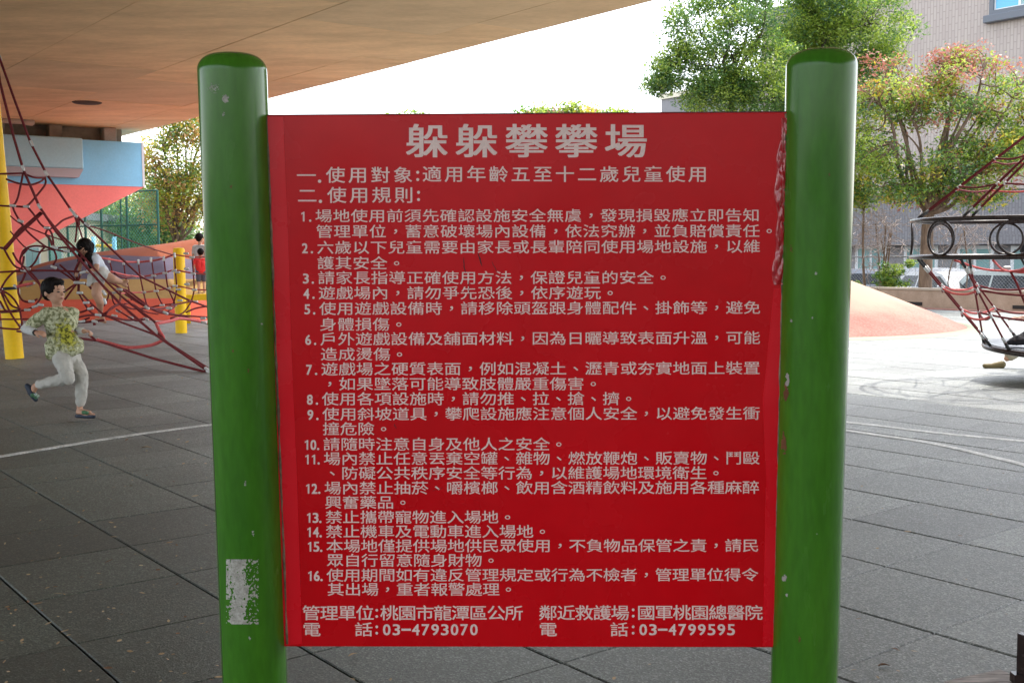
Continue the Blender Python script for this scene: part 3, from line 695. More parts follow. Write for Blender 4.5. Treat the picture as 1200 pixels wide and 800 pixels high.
edge = quadbox([(307, 134.6), (926, 130.6), (926, 132.2), (307, 136.2)], -0.006, TP-0.0015, 'top_edge', 'panel_edge', board)
# film folded over the two side edges
quadbox([(309, 137.5), (333, 137.5), (338, 260), (343, 420), (349, 560), (355, 752), (333, 754), (321, 440)], TP-0.001, TP+0.0008, 'edge_film', 'red_film', board)
quadbox([(906, 338), (918.5, 338), (910.5, 754.5), (893, 754.5), (897, 560), (893, 470)], TP-0.001, TP+0.0008, 'edge_film', 'red_film', board)
# crumpled clear film at the top right
def crumple():
    V = []; Fc = []; ny, nx = 70, 12
    for i in range(ny+1):
        y = 139+(333-139)*i/ny
        x0 = 911+1.6*math.sin(i*0.17)-1.2*math.cos(i*0.39)+(i/ny)*-5+(5 if i < 10 else 0)*(1-i/10 if i < 10 else 0); x1 = 921.5-(y-139)*0.020
        for j in range(nx+1):
            x = x0+(x1-x0)*j/nx; q = Vector((x*0.16, y*0.045, 0))
            h = 0.0012+0.0065*abs(noise.noise(q))*math.sin(PI*j/nx)**0.5+0.003*abs(noise.noise(q*3.1))
            if j in (0,): h = 0.0006
            V.append(onp(x, y)+nz*(TP+h))
    for i in range(ny):
        for j in range(nx): a = i*(nx+1)+j; Fc.append((a, a+nx+1, a+nx+2, a+1))
    link('crumpled_film', mesh('crumpled_film', V, Fc, 'clear_film', sm=True), board)
crumple()
# dark scuffs on the print
def scuff(p0, p1, wpx):
    V = []; Fc = []; n = 9
    for i in range(n+1):
        t = i/n; x = p0[0]+(p1[0]-p0[0])*t+random.uniform(-0.5, 0.5); y = p0[1]+(p1[1]-p0[1])*t; w_ = wpx*(math.sin(PI*t)**0.6*0.5+0.12)*random.uniform(0.6, 1.1)
        V += [onp(x-w_, y, TP+0.0007), onp(x+w_, y, TP+0.0007)]
    for i in range(n): Fc.append((2*i, 2*i+1, 2*i+3, 2*i+2))
    link('scuff_mark', mesh('scuff_mark', V, Fc, 'scuff'), board)
for s_ in (((560, 296), (565, 312), 1.6), ((543, 301), (545, 320), 1.1), ((576, 306), (583, 320), 0.7), ((506, 575), (520, 571), 1.3), ((549, 329), (550, 352), 0.8), ((462, 496), (464, 502), 0.8)): scuff(*s_)
# rough sealant bead where the board meets the posts
def bead(x0, y0, x1, y1, name='seam_bead'):
    P = []; rr = []
    for i in range(90):
        t = i/89; P.append(onp(x0+(x1-x0)*t+random.uniform(-0.3, 0.3), y0+(y1-y0)*t, TP+0.0002)); rr.append(0.0021+0.0016*noise.noise(Vector((i*0.31, x0, 0))))
    b = MB(); b.tube(P, rr, 7); b.build(name, 'sealant', board, sm=True)
bead(312.6, 137, 336.8, 754); bead(921.0, 133, 907.2, 755)

# ---- lettering: glyph outlines of the built in font, set on the board
GC = {}
fc = bpy.data.curves.new('glyph', 'FONT'); fc.resolution_u = 3; fo = bpy.data.objects.new('glyph', fc); col.objects.link(fo)
def glyph(s, off):
    k = (s, off)
    if s == '1':
        return ([(0.24, 0.0), (0.40, 0.0), (0.40, 0.72), (0.28, 0.72), (0.24, 0.58), (0.08, 0.50), (0.08, 0.62), (0.20, 0.66)], [(0, 1, 2, 3, 7, 4), (4, 7, 6, 5)])
    if k not in GC:
        fc.body = s; fc.offset = off; me = bpy.data.meshes.new_from_object(fo)
        bpy.context.view_layer.update()
        dg = bpy.context.evaluated_depsgraph_get(); me = bpy.data.meshes.new_from_object(fo.evaluated_get(dg))
        V = [(v.co.x, v.co.y) for v in me.vertices]; Fc = [tuple(p.vertices) for p in me.polygons]
        bpy.data.meshes.remove(me); GC[k] = (V, Fc)
    return GC[k]
ref = glyph('國', 0.0)[0]; xs_ = [v[0] for v in ref]; ys_ = [v[1] for v in ref]
ECX, ECY = (min(xs_)+max(xs_))/2, (min(ys_)+max(ys_))/2; EW = (max(xs_)-min(xs_)); EH = max(ys_)-min(ys_)
PUN = '，。、'
class Line:
    def __init__(s): s.V = []; s.F = []; s.z = TP+0.00045
    def put(s, ch, cx, cy, w_, h, bold):
        V, Fc = glyph(ch, 0.0)
        if not V: return
        if ch in PUN or ord(ch[0]) < 0x2000:
            x0, x1 = min(v[0] for v in V), max(v[0] for v in V); y0, y1 = min(v[1] for v in V), max(v[1] for v in V)
            gx, gy = (x0+x1)/2, (y0+y1)/2
        else: gx, gy = ECX, ECY
        if ch in PUN: sx, sy = w_/EW*0.95, h/EH*0.95
        elif ord(ch[0]) < 0x2000: sx, sy = w_/max(x1-x0, 1e-4), h/max(y1-y0, 1e-4)
        else: sx, sy = w_/EW, h/EH
        d = bold*0.5 if bold > 0.008 else 0
        if ord(ch[0]) < 0x2000: d = 0.35/sx if ch not in '.1' else 0
        for q, (ox, oy) in enumerate(((-d, -d), (d, d), (-d, d), (d, -d))):
            o = len(s.V); s.V += [onp(cx+(v[0]-gx+ox)*sx, cy-(v[1]-gy+oy*0.7)*sy, s.z+q*0.00003) for v in V]; s.F += [tuple(i+o for i in f) for f in Fc]
    def done(s):
        me = mesh('text_line', s.V, s.F, 'print')
        if me.polygons and me.polygons[0].normal.dot(nz) < 0: me.flip_normals()
        tag(link('text_line', me, board), kind='stuff')
def row(text, x0, x1, y, h, bold=0.012, w_=None, pre=None, y1=None, L=None):
    """x0 left ink edge of first cell, x1 right ink edge of last cell"""
    fresh = L is None; L = L or Line()
    n = len(text); w_ = w_ or h*1.15
    pitch = (x1-x0-w_)/(n-1) if n > 1 else 0
    for i, ch in enumerate(text):
        if ch == ' ': continue
        L.put(ch, x0+w_/2+i*pitch, y, w_, h, bold)
    if fresh and pre is None: L.done()
    return L
L = row('躲躲攀攀場', 479, 755, 166, 36.5, 0.030, 43, pre=1); L.done()
B2 = 0.016
L = row('一', 349, 370, 206, 17, B2, 20, pre=1); L.put('.', 374.5, 212.5, 4, 4, B2); row('使用對象', 383.5, 482, 205.5, 17.5, B2, 19.5, L=L)
for yy in (202, 210.5): L.put('.', 489.5, yy, 3.6, 3.6, B2)
row('適用年齡五至十二歲兒童使用', 496.5, 827.5, 204.5, 17.5, B2, 19.5, L=L); L.done()
L = row('二', 350, 371, 229.5, 17, B2, 20, pre=1); L.put('.', 375.5, 236, 4, 4, B2); row('使用規則', 385, 483, 229, 17.5, B2, 19.5, L=L)
for yy in (225.5, 234): L.put('.', 490.5, yy, 3.6, 3.6, B2)
L.done()
full = [('場地使用前須先確認設施安全無虞，發現損毀應立即告知', 370.5, 889, 253), ('', 0, 0, 0)]
def pit(y): return 20.88-(y-253)*(0.62/421)      # column pitch narrows a little downwards
rows = [
 ('1', '場地使用前須先確認設施安全無虞，發現損毀應立即告知', 370.5, 253.3, 252.5),
 ('', '管理單位，蓄意破壞場內設備，依法究辦，並負賠償責任。', 371.3, 271.5, 270.8),
 ('2', '六歲以下兒童需要由家長或長輩陪同使用場地設施，以維', 372.5, 290.3, 289),
 ('', '護其安全。', 372.8, 308.5, 308.5),
 ('3', '請家長指導正確使用方法，保證兒童的安全。', 373.6, 325.8, 325.3),
 ('4', '遊戲場內，請勿爭先恐後，依序遊玩。', 374.3, 343.6, 343.2),
 ('5', '使用遊戲設備時，請移除頭盔跟身體配件、掛飾等，避免', 375.2, 361.8, 360.6),
 ('', '身體損傷。', 375.8, 380.2, 380.2),
 ('6', '戶外遊戲設備及舖面材料，因為日曬導致表面升溫，可能', 376.3, 397.5, 395.8),
 ('', '造成燙傷。', 376.8, 415.2, 415.2),
 ('7', '遊戲場之硬質表面，例如混凝土、瀝青或夯實地面上裝置', 377.4, 432.6, 431.3),
 ('', '，如果墜落可能導致肢體嚴重傷害。', 377.6, 450, 449.6),
 ('8', '使用各項設施時，請勿推、拉、搶、擠。', 378.3, 467.5, 467),
 ('9', '使用斜坡道具，攀爬設施應注意個人安全，以避免發生衝', 378.9, 485.3, 484.3),
 ('', '撞危險。', 379.2, 502.5, 502.5),
 ('10', '請隨時注意自身及他人之安全。', 379.8, 520.5, 520.3),
 ('11', '場內禁止任意丟棄空罐、雜物、燃放鞭炮、販賣物、鬥毆', 380.4, 537.4, 536.6),
 ('', '、防礙公共秩序安全等行為，以維護場地環境衛生。', 380.6, 554.4, 554),
 ('12', '場內禁止抽菸、嚼檳榔、飲用含酒精飲料及施用各種麻醉', 381.2, 571.8, 571),
 ('', '興奮藥品。', 381.8, 588.6, 588.6),
 ('13', '禁止攜帶寵物進入場地。', 382.4, 605.8, 605.8),
 ('14', '禁止機車及電動車進入場地。', 382.8, 622.6, 622.6),
 ('15', '本場地僅提供場地供民眾使用，不負物品保管之責，請民', 383.4, 639.6, 639),
 ('', '眾自行留意隨身財物。', 384, 656.4, 656.4),
 ('16', '使用期間如有違反管理規定或行為不檢者，管理單位得令', 383.8, 673.8, 673.2),
 ('', '其出場，重者報警處理。', 384.6, 690.4, 690.2)]
for num, tx, x0, yL, yR in rows:
    L = Line(); n = len(tx); pc_ = pit(yL)
    # long lines: fit to the measured right edge
    for i, ch in enumerate(tx):
        L.put(ch, x0+8.8+i*pc_*(1.0 if n < 24 else 1.0), yL+(yR-yL)*i/max(n-1, 24), 17.2, 14.4, 0.010)
    if num:
        xc = x0-15.2 if len(num) == 1 else x0-12.6
        for q, ch in enumerate(reversed(num)): L.put(ch, xc-q*7.6-(0.4 if ch == '1' else 0), yL+0.6, 6.2 if ch != '1' else 3.9, 11.3, 0.022)
        L.put('.', x0-7.0, yL+5.3, 2.8, 2.8, 0.02)
    L.done()
def colon(L, x, y):
    for yy in (y-3.6, y+3.8): L.put('.', x, yy, 3.2, 3.2, B2)
L = row('管理單位', 355.5, 437, 718, 16.3, B2, 18.5, pre=1); colon(L, 441.5, 718); row('桃園市龍潭區公所', 447, 611.5, 718, 16.3, B2, 18.5, L=L)
row('鄰近救護場', 633, 736, 717.8, 16.3, B2, 18.5, L=L); colon(L, 742, 717.6); row('國軍桃園總醫院', 748, 892.5, 717.6, 16.3, B2, 18.5, L=L); L.done()
L = row('電', 356, 374.5, 737.3, 15.4, B2, 18.5, pre=1); row('話', 417, 435.5, 737.3, 15.4, B2, 18.5, L=L); colon(L, 441.5, 737.5)
def digits(L, s, x0, x1, y, h):
    n = len(s); cw = (x1-x0)/n
    for i, ch in enumerate(s):
        if ch == '-': L.put('-', x0+cw*(i+0.5), y, cw*0.92, 2.2, 0.02)
        else: L.put(ch, x0+cw*(i+0.5), y, cw*(0.72 if ch != '1' else 0.45), h, 0.028)
digits(L, '03-4793070', 447.5, 561, 737.3, 12.6)
row('電', 633, 652, 737.3, 15.4, B2, 18.5, L=L); row('話', 716.5, 735.5, 737.3, 15.4, B2, 18.5, L=L); colon(L, 742, 737.5)
digits(L, '03-4799595', 748, 862.5, 737.3, 12.6); L.done()
bpy.data.objects.remove(fo)

# ---- chipped paint on the posts, thin flakes that follow the round
def chips(G, ax, r, x0, x1, y0, y1, thr, m_, name, parent, sc=0.16, ny=60, nx=26, shape=None, seed=0.0):
    V = []; Fc = []; idx = {}
    def surf(x, y):
        # ray against the post's cylinder
        d = ray(x, y); w0 = CAM-G; dA = d-ax*d.dot(ax); wA = w0-ax*w0.dot(ax); R = r+0.0004
        a = dA.dot(dA); b_ = 2*dA.dot(wA); c = wA.dot(wA)-R*R; disc = b_*b_-4*a*c
        if disc < 0: return None
        return CAM+d*((-b_-math.sqrt(disc))/(2*a))
    for i in range(ny+1):
        for j in range(nx+1):
            p = surf(x0+(x1-x0)*j/nx, y0+(y1-y0)*i/ny)
            if p is not None: idx[(i, j)] = len(V); V.append(p)
    for i in range(ny):
        for j in range(nx):
            x = x0+(x1-x0)*(j+0.5)/nx; y = y0+(y1-y0)*(i+0.5)/ny
            q = Vector((x*sc+seed, y*sc, seed)); v = noise.fractal(q, 1.0, 2.0, 4)*0.5+0.5
            s_ = shape((x-x0)/(x1-x0), (y-y0)/(y1-y0)) if shape else 0
            if v+s_ > thr and all(k in idx for k in ((i, j), (i+1, j), (i+1, j+1), (i, j+1))):
                Fc.append((idx[(i, j)], idx[(i+1, j)], idx[(i+1, j+1)], idx[(i, j+1)]))
    if Fc: link(name, mesh(name, V, Fc, m_), parent)
def big(u, v):
    s_ = 0.0
    s_ += 0.50*max(0, 1-abs((u-0.38+0.05*math.sin(v*9))/0.30)**2.2)*(1 if 0.03 < v < 0.97 else 0.5)
    if u < 0.12 and v < 0.62: s_ += 0.30
    if v > 0.93 and u > 0.15: s_ += 0.2
    if 0.40 < v < 0.62 and u > 0.6: s_ += 0.10
    if v < 0.08: s_ += 0.15
    return s_-0.06
chips(GL, axL, rL, 265, 303, 655, 731, 0.62, 'bare_metal', 'paint_chip', poL, 0.35, 110, 56, big, 3.1)
def spot(u, v): return 0.55-1.6*((u-0.5)**2+(v-0.5)**2)*1.0-0.25
chips(GL, axL, rL, 260, 269, 110, 121, 0.55, 'bare_metal', 'paint_chip', poL, 0.4, 16, 16, spot, 1.0)
chips(GL, axL, rL, 260, 264, 131, 137, 0.62, 'bare_metal', 'paint_chip', poL, 0.5, 10, 10, spot, 2.0)
chips(GL, axL, rL, 292, 298, 694, 700, 0.60, 'bare_metal', 'paint_chip', poL, 0.5, 10, 10, spot, 5.0)
chips(GL, axL, rL, 242, 258, 96, 110, 0.80, 'bare_metal', 'paint_chip', poL, 0.6, 24, 24, spot, 6.0)
chips(GR, axR, rR, 918, 925, 448, 470, 0.50, 'rust', 'paint_chip', poR, 0.25, 26, 12, spot, 1.4)
chips(GR, axR, rR, 920, 925, 436, 456, 0.55, 'primer', 'paint_chip', poR, 0.25, 26, 12, spot, 9.4)
chips(GR, axR, rR, 915, 922, 503, 532, 0.50, 'rust', 'paint_chip', poR, 0.25, 30, 12, spot, 4.4)
chips(GR, axR, rR, 916, 922, 672, 682, 0.60, 'primer', 'paint_chip', poR, 0.4, 14, 10, spot, 2.2)

for k in range(16):
    L_ = k % 2 == 0; y = random.uniform(110, 780); x = (random.uniform(245, 300)+ (y-60)*0.036) if L_ else random.uniform(930, 985)-(y-60)*0.028
    w_ = random.uniform(2, 4.5); h_ = w_*random.uniform(0.8, 2.6)
    chips(*( (GL, axL, rL) if L_ else (GR, axR, rR)), x, x+w_, y, y+h_, 0.58, random.choice(['bare_metal', 'primer', 'rust']), 'paint_chip', poL if L_ else poR, 0.6, 8, 8, spot, k*1.7)
# =================================================================== ROPE CLIMBING NET (left)
net = empty('climbing_net', gp(17, 420), 'dark red rope climbing net with silver clips hung from yellow poles at left', 'climbing net')
mb_ = gp(17.3, 420); mt_ = at(-24.5, -20, mb_.y)
b = MB(); ax = (mt_-mb_).normalized(); b.lathe(mb_, ax, [(0.115, 0), (0.115, 1), (0.115, 3), (0.115, 4.2), (0.10, 4.25), (0.02, 4.27)], 32); b.build('support_pole', 'yellow_paint', net, sm=True, ang=0.8)
for y in (338, 364.5):
    t = (at(12, y, mb_.y).z-mb_.z)/ax.z; q = mb_+ax*t; b = MB(); b.lathe(q, ax, [(0.118, -0.02), (0.121, -0.018), (0.121, 0.018), (0.118, 0.02)], 24); b.build('pole_strap', 'black_rubber', net, sm=True, ang=0.6)
m2 = gp(212.5, 390); h2 = at(210, 290, m2.y).z
b = MB(); b.lathe(m2, (0, 0, 1), [(0.098, 0), (0.098, h2-0.04), (0.085, h2-0.01), (0.02, h2)], 32); b.build('support_pole', 'yellow_paint', net, sm=True, ang=0.8)
ROPES = []
def rope(pts, r=0.013, m_='rope_red', n=5, straight=False):
    """pts: (x px, y px, depth)"""
    P = [at(x, y, Z) for x, y, Z in pts]
    P = P if straight else spline(P, n)
    b = MB(); b.tube(P, r, 7); b.build('rope', m_, net, sm=True); return P
clip_b = MB(); clip_b.lathe((0, 0, -0.045), (0, 0, 1), [(0.012, 0), (0.021, 0.006), (0.023, 0.02), (0.021, 0.045), (0.023, 0.07), (0.021, 0.084), (0.012, 0.09)], 10)
clip_me = mesh('clip', clip_b.V, clip_b.F, 'clip_metal', sm=True)
def clip(p, d, parent, s=1.0):
    o = bpy.data.objects.new('clip', clip_me); col.objects.link(o); o.parent = parent
    o.location = Vector(p)-parent.location; o.rotation_euler = Vector(d).to_track_quat('Z', 'Y').to_euler(); o.scale = (s*0.78, s*0.78, s*0.85)
def clips(pts, Zf, s=1.0):
    for (x, y, dx, dy) in pts:
        Z = Zf(x, y); p = at(x, y, Z-0.012); q = at(x+dx, y+dy, Z-0.012); clip(p, q-p, net, s)
S = True
# main stays
rope([(-8, 48, 14.3), (0, 70, 14.3), (18, 120, 14.4), (36, 168, 14.6), (54, 203, 14.8), (84, 247, 15.2), (102, 265, 15.4), (165, 324, 16.3), (222, 352, 17.2), (250, 362, 17.6)], 0.016, straight=S)
rope([(-6, 60, 14.2), (0, 97, 14.2), (16, 161, 14.3), (27, 198, 14.4), (46, 242, 14.4), (66, 272, 14.3), (88, 298, 14.2), (118, 332, 14.0), (143, 358, 13.8), (182, 392, 13.4), (246, 436, 12.9)], 0.017, straight=S)
rope([(46, 243, 14.4), (68, 271, 14.5), (92, 295, 14.6), (120, 325, 14.3), (148, 352, 14.0), (183, 379, 13.7), (186, 394, 13.5)], 0.014)
rope([(147, 345, 16), (173, 360, 15.7), (195, 366, 16.2), (245, 379, 17)], 0.016)
rope([(118, 325, 15), (140, 337, 15.3), (174, 360, 15.7), (198, 368, 16.2), (250, 372, 17)], 0.014)
rope([(187, 393, 13.5), (196, 401, 13.4), (243, 431, 13.0)], 0.016, straight=S)
rope([(246, 437, 12.9), (180, 420, 13.4), (114, 399, 14.0), (60, 392, 14.4), (20, 388, 14.6)], 0.016, straight=S)
rope([(114, 398, 14.0), (128, 402, 13.9), (150, 407, 13.7), (172, 405.5, 13.6), (186, 401, 13.5), (191.5, 396, 13.5), (187, 388, 13.5), (183, 379, 13.6)], 0.020, 'rope_light')
rope([(183, 379, 13.7), (200, 376, 14.5), (211, 373, 15), (232, 376, 16), (250, 380, 16.5)], 0.022, 'rope_light')
rope([(122, 369, 14.4), (141, 377, 14.2), (165, 386, 13.8), (187, 394, 13.5)], 0.013, straight=S)
rope([(104, 392, 14), (113, 399, 14)], 0.014)
# web above left
rope([(-5, 204, 14.3), (14, 203.5, 14.3), (27, 203, 14.4)])
rope([(27, 203, 14.4), (40, 208, 14.5), (53, 208.5, 14.8)])
rope([(7, 210, 14.3), (22, 215, 14.4), (36, 216.5, 14.5), (47, 213, 14.6), (53, 208, 14.8)])
rope([(27, 203, 14.4), (24, 218, 14.4), (20, 234, 14.4), (14, 241, 14.4), (0, 241, 14.4), (-8, 239, 14.4)])
rope([(53, 208, 14.8), (53, 216, 14.7), (44, 228, 14.6), (32, 241, 14.5), (22, 242, 14.5), (14, 241, 14.4)])
rope([(14, 240, 14.4), (18, 250, 14.4), (27, 265, 14.4), (36, 275, 14.4), (52, 288, 14.5), (62, 293, 14.5)])
rope([(32, 242, 14.5), (40, 252, 14.5), (48, 263, 14.6), (56, 268, 14.7), (64, 266, 14.8), (74, 258, 15), (86, 253.5, 15.2)])
rope([(12, 253, 14.5), (24, 262, 14.6), (52, 274, 14.8), (80, 284, 15)], 0.009)
rope([(48, 249, 14.4), (32, 263, 14.3), (16, 279, 14.2), (5, 291, 14.1)], 0.019, straight=S)
rope([(49.5, 250, 14.4), (34, 264, 14.3), (17, 280, 14.2), (7, 292, 14.1)], 0.014, straight=S)
rope([(27, 265, 14.4), (19, 273, 14.3), (12, 284, 14.2), (5, 292, 14.1)])
rope([(5, 291, 14.1), (-6, 289, 14.1)]); rope([(5, 292, 14.1), (11, 303, 14.2), (18, 312, 14.3), (30, 317, 14.4)])
rope([(12, 271, 14.5), (20, 280, 14.5), (30, 290, 14.6), (44, 295, 14.6), (60, 292, 14.6)], 0.009)
rope([(56, 268, 14.7), (53.5, 274, 14.7), (57, 279, 14.7), (60, 283, 14.7), (63, 291, 14.7), (61, 275, 14.7), (57, 268, 14.7)])
rope([(58, 279, 14.6), (62, 290, 14.6), (66, 302, 14.6), (62, 311, 14.6)])
rope([(24, 302, 14.4), (28, 293, 14.4), (38, 288.5, 14.4), (52, 289, 14.4), (64, 292, 14.4), (78, 295, 14.4), (88, 293, 14.4)])
rope([(64, 291, 14.5), (78, 290, 14.6), (92, 293, 14.6)])
rope([(88, 255, 15.2), (90, 262, 15.2), (89.5, 272, 15.2), (88, 284, 15.2)], 0.012); rope([(90, 257, 15.2), (93, 268, 15.2), (97, 281, 15.2)], 0.012); rope([(88, 255, 15.2), (92, 258, 15.3), (93, 264, 15.3)])
rope([(102, 264, 15.4), (122, 270, 16), (150, 281, 17), (180, 292, 18), (204, 299, 18.8)], 0.010)
rope([(32, 292, 14.5), (24, 302, 14.5), (25, 310, 14.5), (33, 314, 14.5), (41, 307, 14.5), (46, 297, 14.5), (52, 290, 14.5)])
rope([(15, 296, 14.3), (20, 305, 14.3), (28, 313, 14.3), (38, 325, 14.3), (46, 333, 14.3), (52, 345, 14.3)])
rope([(-4, 319, 14.3), (30, 317.5, 14.4), (62, 317, 14.4), (96, 318.5, 14.6)], 0.013)
rope([(28, 300, 14.5), (27, 307, 14.5), (24, 316, 14.5), (17, 318, 14.4), (8, 327, 14.3), (0, 340, 14.2), (-6, 350, 14.2)])
rope([(30, 314, 14.4), (29, 322, 14.4), (25, 331, 14.4), (21, 336, 14.3)], 0.015)
rope([(33, 316, 14.4), (43, 327, 14.4), (48, 338, 14.4), (48, 348, 14.4), (42, 357, 14.4), (36, 361, 14.4), (28, 363.5, 14.4), (14, 365, 14.3)])
rope([(20, 336, 14.3), (28, 334, 14.3), (38, 332, 14.3)], 0.020, 'rope_light')
rope([(21, 337, 14.3), (22, 345, 14.3), (27, 352, 14.4), (36, 354, 14.4), (44, 350, 14.4)])
rope([(2, 340, 14.1), (8, 350, 14.1), (14, 358, 14.2), (24, 362, 14.3)]); rope([(1, 342, 14.1), (8, 358, 14.1), (15, 371, 14.2), (24, 384, 14.3)])
rope([(2, 340, 14.1), (12, 346, 14.2), (20, 356, 14.3), (24, 368, 14.3), (24.5, 384, 14.3), (8, 385, 14.3), (-6, 383, 14.3)])
rope([(-5, 351, 14.2), (0, 353, 14.2), (6, 363, 14.2), (14, 365, 14.2)]); rope([(-5, 364, 14.2), (8, 365.5, 14.2), (20, 365, 14.2)])
rope([(-6, 374, 14.4), (18, 374, 14.4), (40, 373.5, 14.5), (90, 371, 14.8)], 0.011)
rope([(62, 312, 14.6), (76, 321, 14.6), (90, 331, 14.7)]); rope([(70, 310, 14.7), (82, 321, 14.7), (91, 331, 14.8)])
rope([(96, 300, 14.6), (88, 318, 14.7), (92, 330, 14.8), (92, 343, 14.8)], 0.017); rope([(96, 318, 14.6), (93, 325, 14.7), (91, 332, 14.7)])
rope([(91, 331, 14.7), (82, 337, 14.7), (72, 344, 14.7), (60, 347, 14.7)]); rope([(91, 331, 14.7), (84, 340, 14.7), (76, 351, 14.7)]); rope([(92, 331, 14.7), (102, 333, 14.8), (107, 338, 14.9)], 0.016)
rope([(92, 343, 14.8), (97, 352, 14.8), (103, 362, 14.7), (110, 368, 14.6), (118, 369, 14.5)]); rope([(94, 342, 14.8), (104, 353, 14.7), (114, 362, 14.6), (122, 369, 14.5)])
rope([(88, 373, 14.8), (100, 370, 14.7), (112, 369, 14.6), (130, 371, 14.6), (150, 375, 15), (172, 373, 15.4)], 0.014)
rope([(86, 378, 14.5), (104, 377, 14.4), (122, 375, 14.4)], 0.016)
rope([(110, 377, 14.4), (111, 381, 14.4)], 0.018)
rope([(88, 367, 14.8), (100, 364, 14.8), (108, 358, 14.8)]); rope([(105, 372, 14.5), (96, 376, 14.5)])
rope([(120, 369, 14.5), (130, 362, 14.7), (140, 354, 15), (141, 343, 15.3), (143, 340, 15.4)]); rope([(124, 368, 14.5), (131, 360, 14.7), (142, 356, 15)])
rope([(128, 342, 15.2), (126, 350, 15.2), (122, 358, 15.1)], 0.011); rope([(130, 342, 15.2), (134, 356, 15.2), (142, 356, 15.2)], 0.011)
rope([(133, 343, 15.3), (143, 339, 15.6), (152, 342, 15.8), (174, 359, 15.9)], 0.014)
rope([(143, 356, 14.9), (152, 361, 15.2), (160, 362, 15.5), (175, 361, 15.8)], 0.012)
rope([(136, 362, 14.8), (152, 372, 15), (160, 376, 15), (170, 374, 15)], 0.011); rope([(150, 352, 15.4), (160, 362, 15.4), (172, 372, 15.4)], 0.010)
rope([(174, 360, 15.8), (188, 362, 16.2), (205, 357, 16.8), (224, 353, 17.2)], 0.013); rope([(195, 366, 16.4), (205, 359, 16.8)], 0.012)
rope([(218, 366, 17), (230, 361, 17.2), (250, 358, 17.4)], 0.013); rope([(200, 373, 16.6), (215, 366, 17), (224, 354, 17.3)], 0.012)
rope([(146, 356, 15), (155, 356, 15.4), (170, 365, 15.6), (185, 368, 16)], 0.010)
# rope bridge between the poles
ZB = 19.2
rope([(118, 302, 17.6), (130, 304, 18), (145, 306.5, 18.6), (162, 307, ZB), (178, 305.5, ZB), (192, 302.5, ZB), (205, 297.5, ZB)], 0.017, 'rope_light')
rope([(205, 298.5, ZB), (225, 301, ZB), (250, 301.5, ZB)], 0.013, 'rope_light')
rope([(130, 318, 17), (146, 322, 18), (157, 323.5, 18.6), (166, 324, ZB), (180, 322, ZB), (193, 319.5, ZB), (205, 316.5, ZB), (226, 320, ZB), (250, 321.5, ZB)], 0.015, 'rope_light')
rope([(134, 320, 17), (144, 325, 17.4), (155, 324, 18)], 0.018)
rope([(140, 344, 17), (152, 343, 18), (168, 342.5, ZB), (183, 340.5, ZB), (197, 337.5, ZB), (207, 335, ZB), (228, 339, ZB), (250, 340, ZB)], 0.013, 'rope_light')
rope([(160, 362, 18.6), (176, 360, ZB), (190, 357.5, ZB), (205, 356, ZB)], 0.012)
for L_ in ([(128, 304), (131, 316), (132, 326), (141, 342)], [(145, 307), (147, 323), (152, 343), (154, 352)], [(162, 307.5), (164, 322), (168, 342), (172, 358)], [(178, 306), (180, 322), (183, 341), (190, 357)], [(192, 303), (194, 319), (197, 337), (205, 356)],
          [(204.5, 298), (205.5, 317), (207, 335), (206, 345), (203, 356)], [(225, 301), (226.5, 320), (227.5, 339), (224, 354)], [(241, 301), (242, 320), (242, 340)]):
    rope([(x, y, ZB-0.03) for x, y in L_], 0.013)
zf = lambda x, y: 14.4 if x < 125 else 15.3
clips([(0, 68, 2, 6), (16, 161, 3, 11), (37, 168, 3, 7), (27, 197, 2, 6), (54, 203, 4, 7), (46, 242, 4, 6), (84, 247, 6, 6), (15, 241, 8, 1), (31, 242, 6, 0), (24, 259, 5, 2), (5, 291, 8, 1), (55, 267, 3, 0), (102, 263, 5, 4), (88, 252, 3, 3),
       (32, 315, 8, 1), (63, 313, 5, 2), (19, 336, 3, 2), (28, 317, 5, 1), (2, 340, 2, 5), (22, 342, 0, 4), (34, 334, 3, -1), (37.5, 332.5, 3, -1), (47.5, 357, 6, 1), (37, 353, 5, 0), (32, 363, 6, 0), (41, 359, 3, -1), (11, 364.5, 7, 1),
       (1, 359, 3, 3), (26, 382, 3, 2), (90, 331, 3, 0), (96, 331.5, 3, 0), (93.5, 343, 4, 0), (101, 354.5, 6, 0), (106, 361.5, 7, -1), (115, 369, 5, 1), (96, 376.5, 7, -1), (111, 376.5, 5, 1), (122, 343, 2, 3), (140, 339, 4, 1), (133, 343, 4, -1), (123, 353, 1, 3), (144, 358, 6, 3),
       (139, 364.5, 5, 2), (134, 370, 5, 1), (141, 377, 5, 1), (112, 398, 9, 3), (113, 398.5, 8, -3), (153, 372, 4, 1), (172, 360.5, 5, 3), (194, 366.5, 8, 5), (198, 361, 5, 0), (211, 373, 8, 1), (184, 379, 2, 4), (171, 374, 3, 1), (243, 433, 5, 4), (245, 436, 3, 2), (97, 319, 7, -2), (105, 318, 4, 2), (64, 290, 4, 2), (78, 294, 4, 1), (239, 378, 6, 1), (238, 373, 6, 0)],
      lambda x, y: zf(x, y) if y < 380 or x < 120 else (12.9 if x > 230 else 13.7), 1.05)
zB = lambda x, y: ZB-0.05
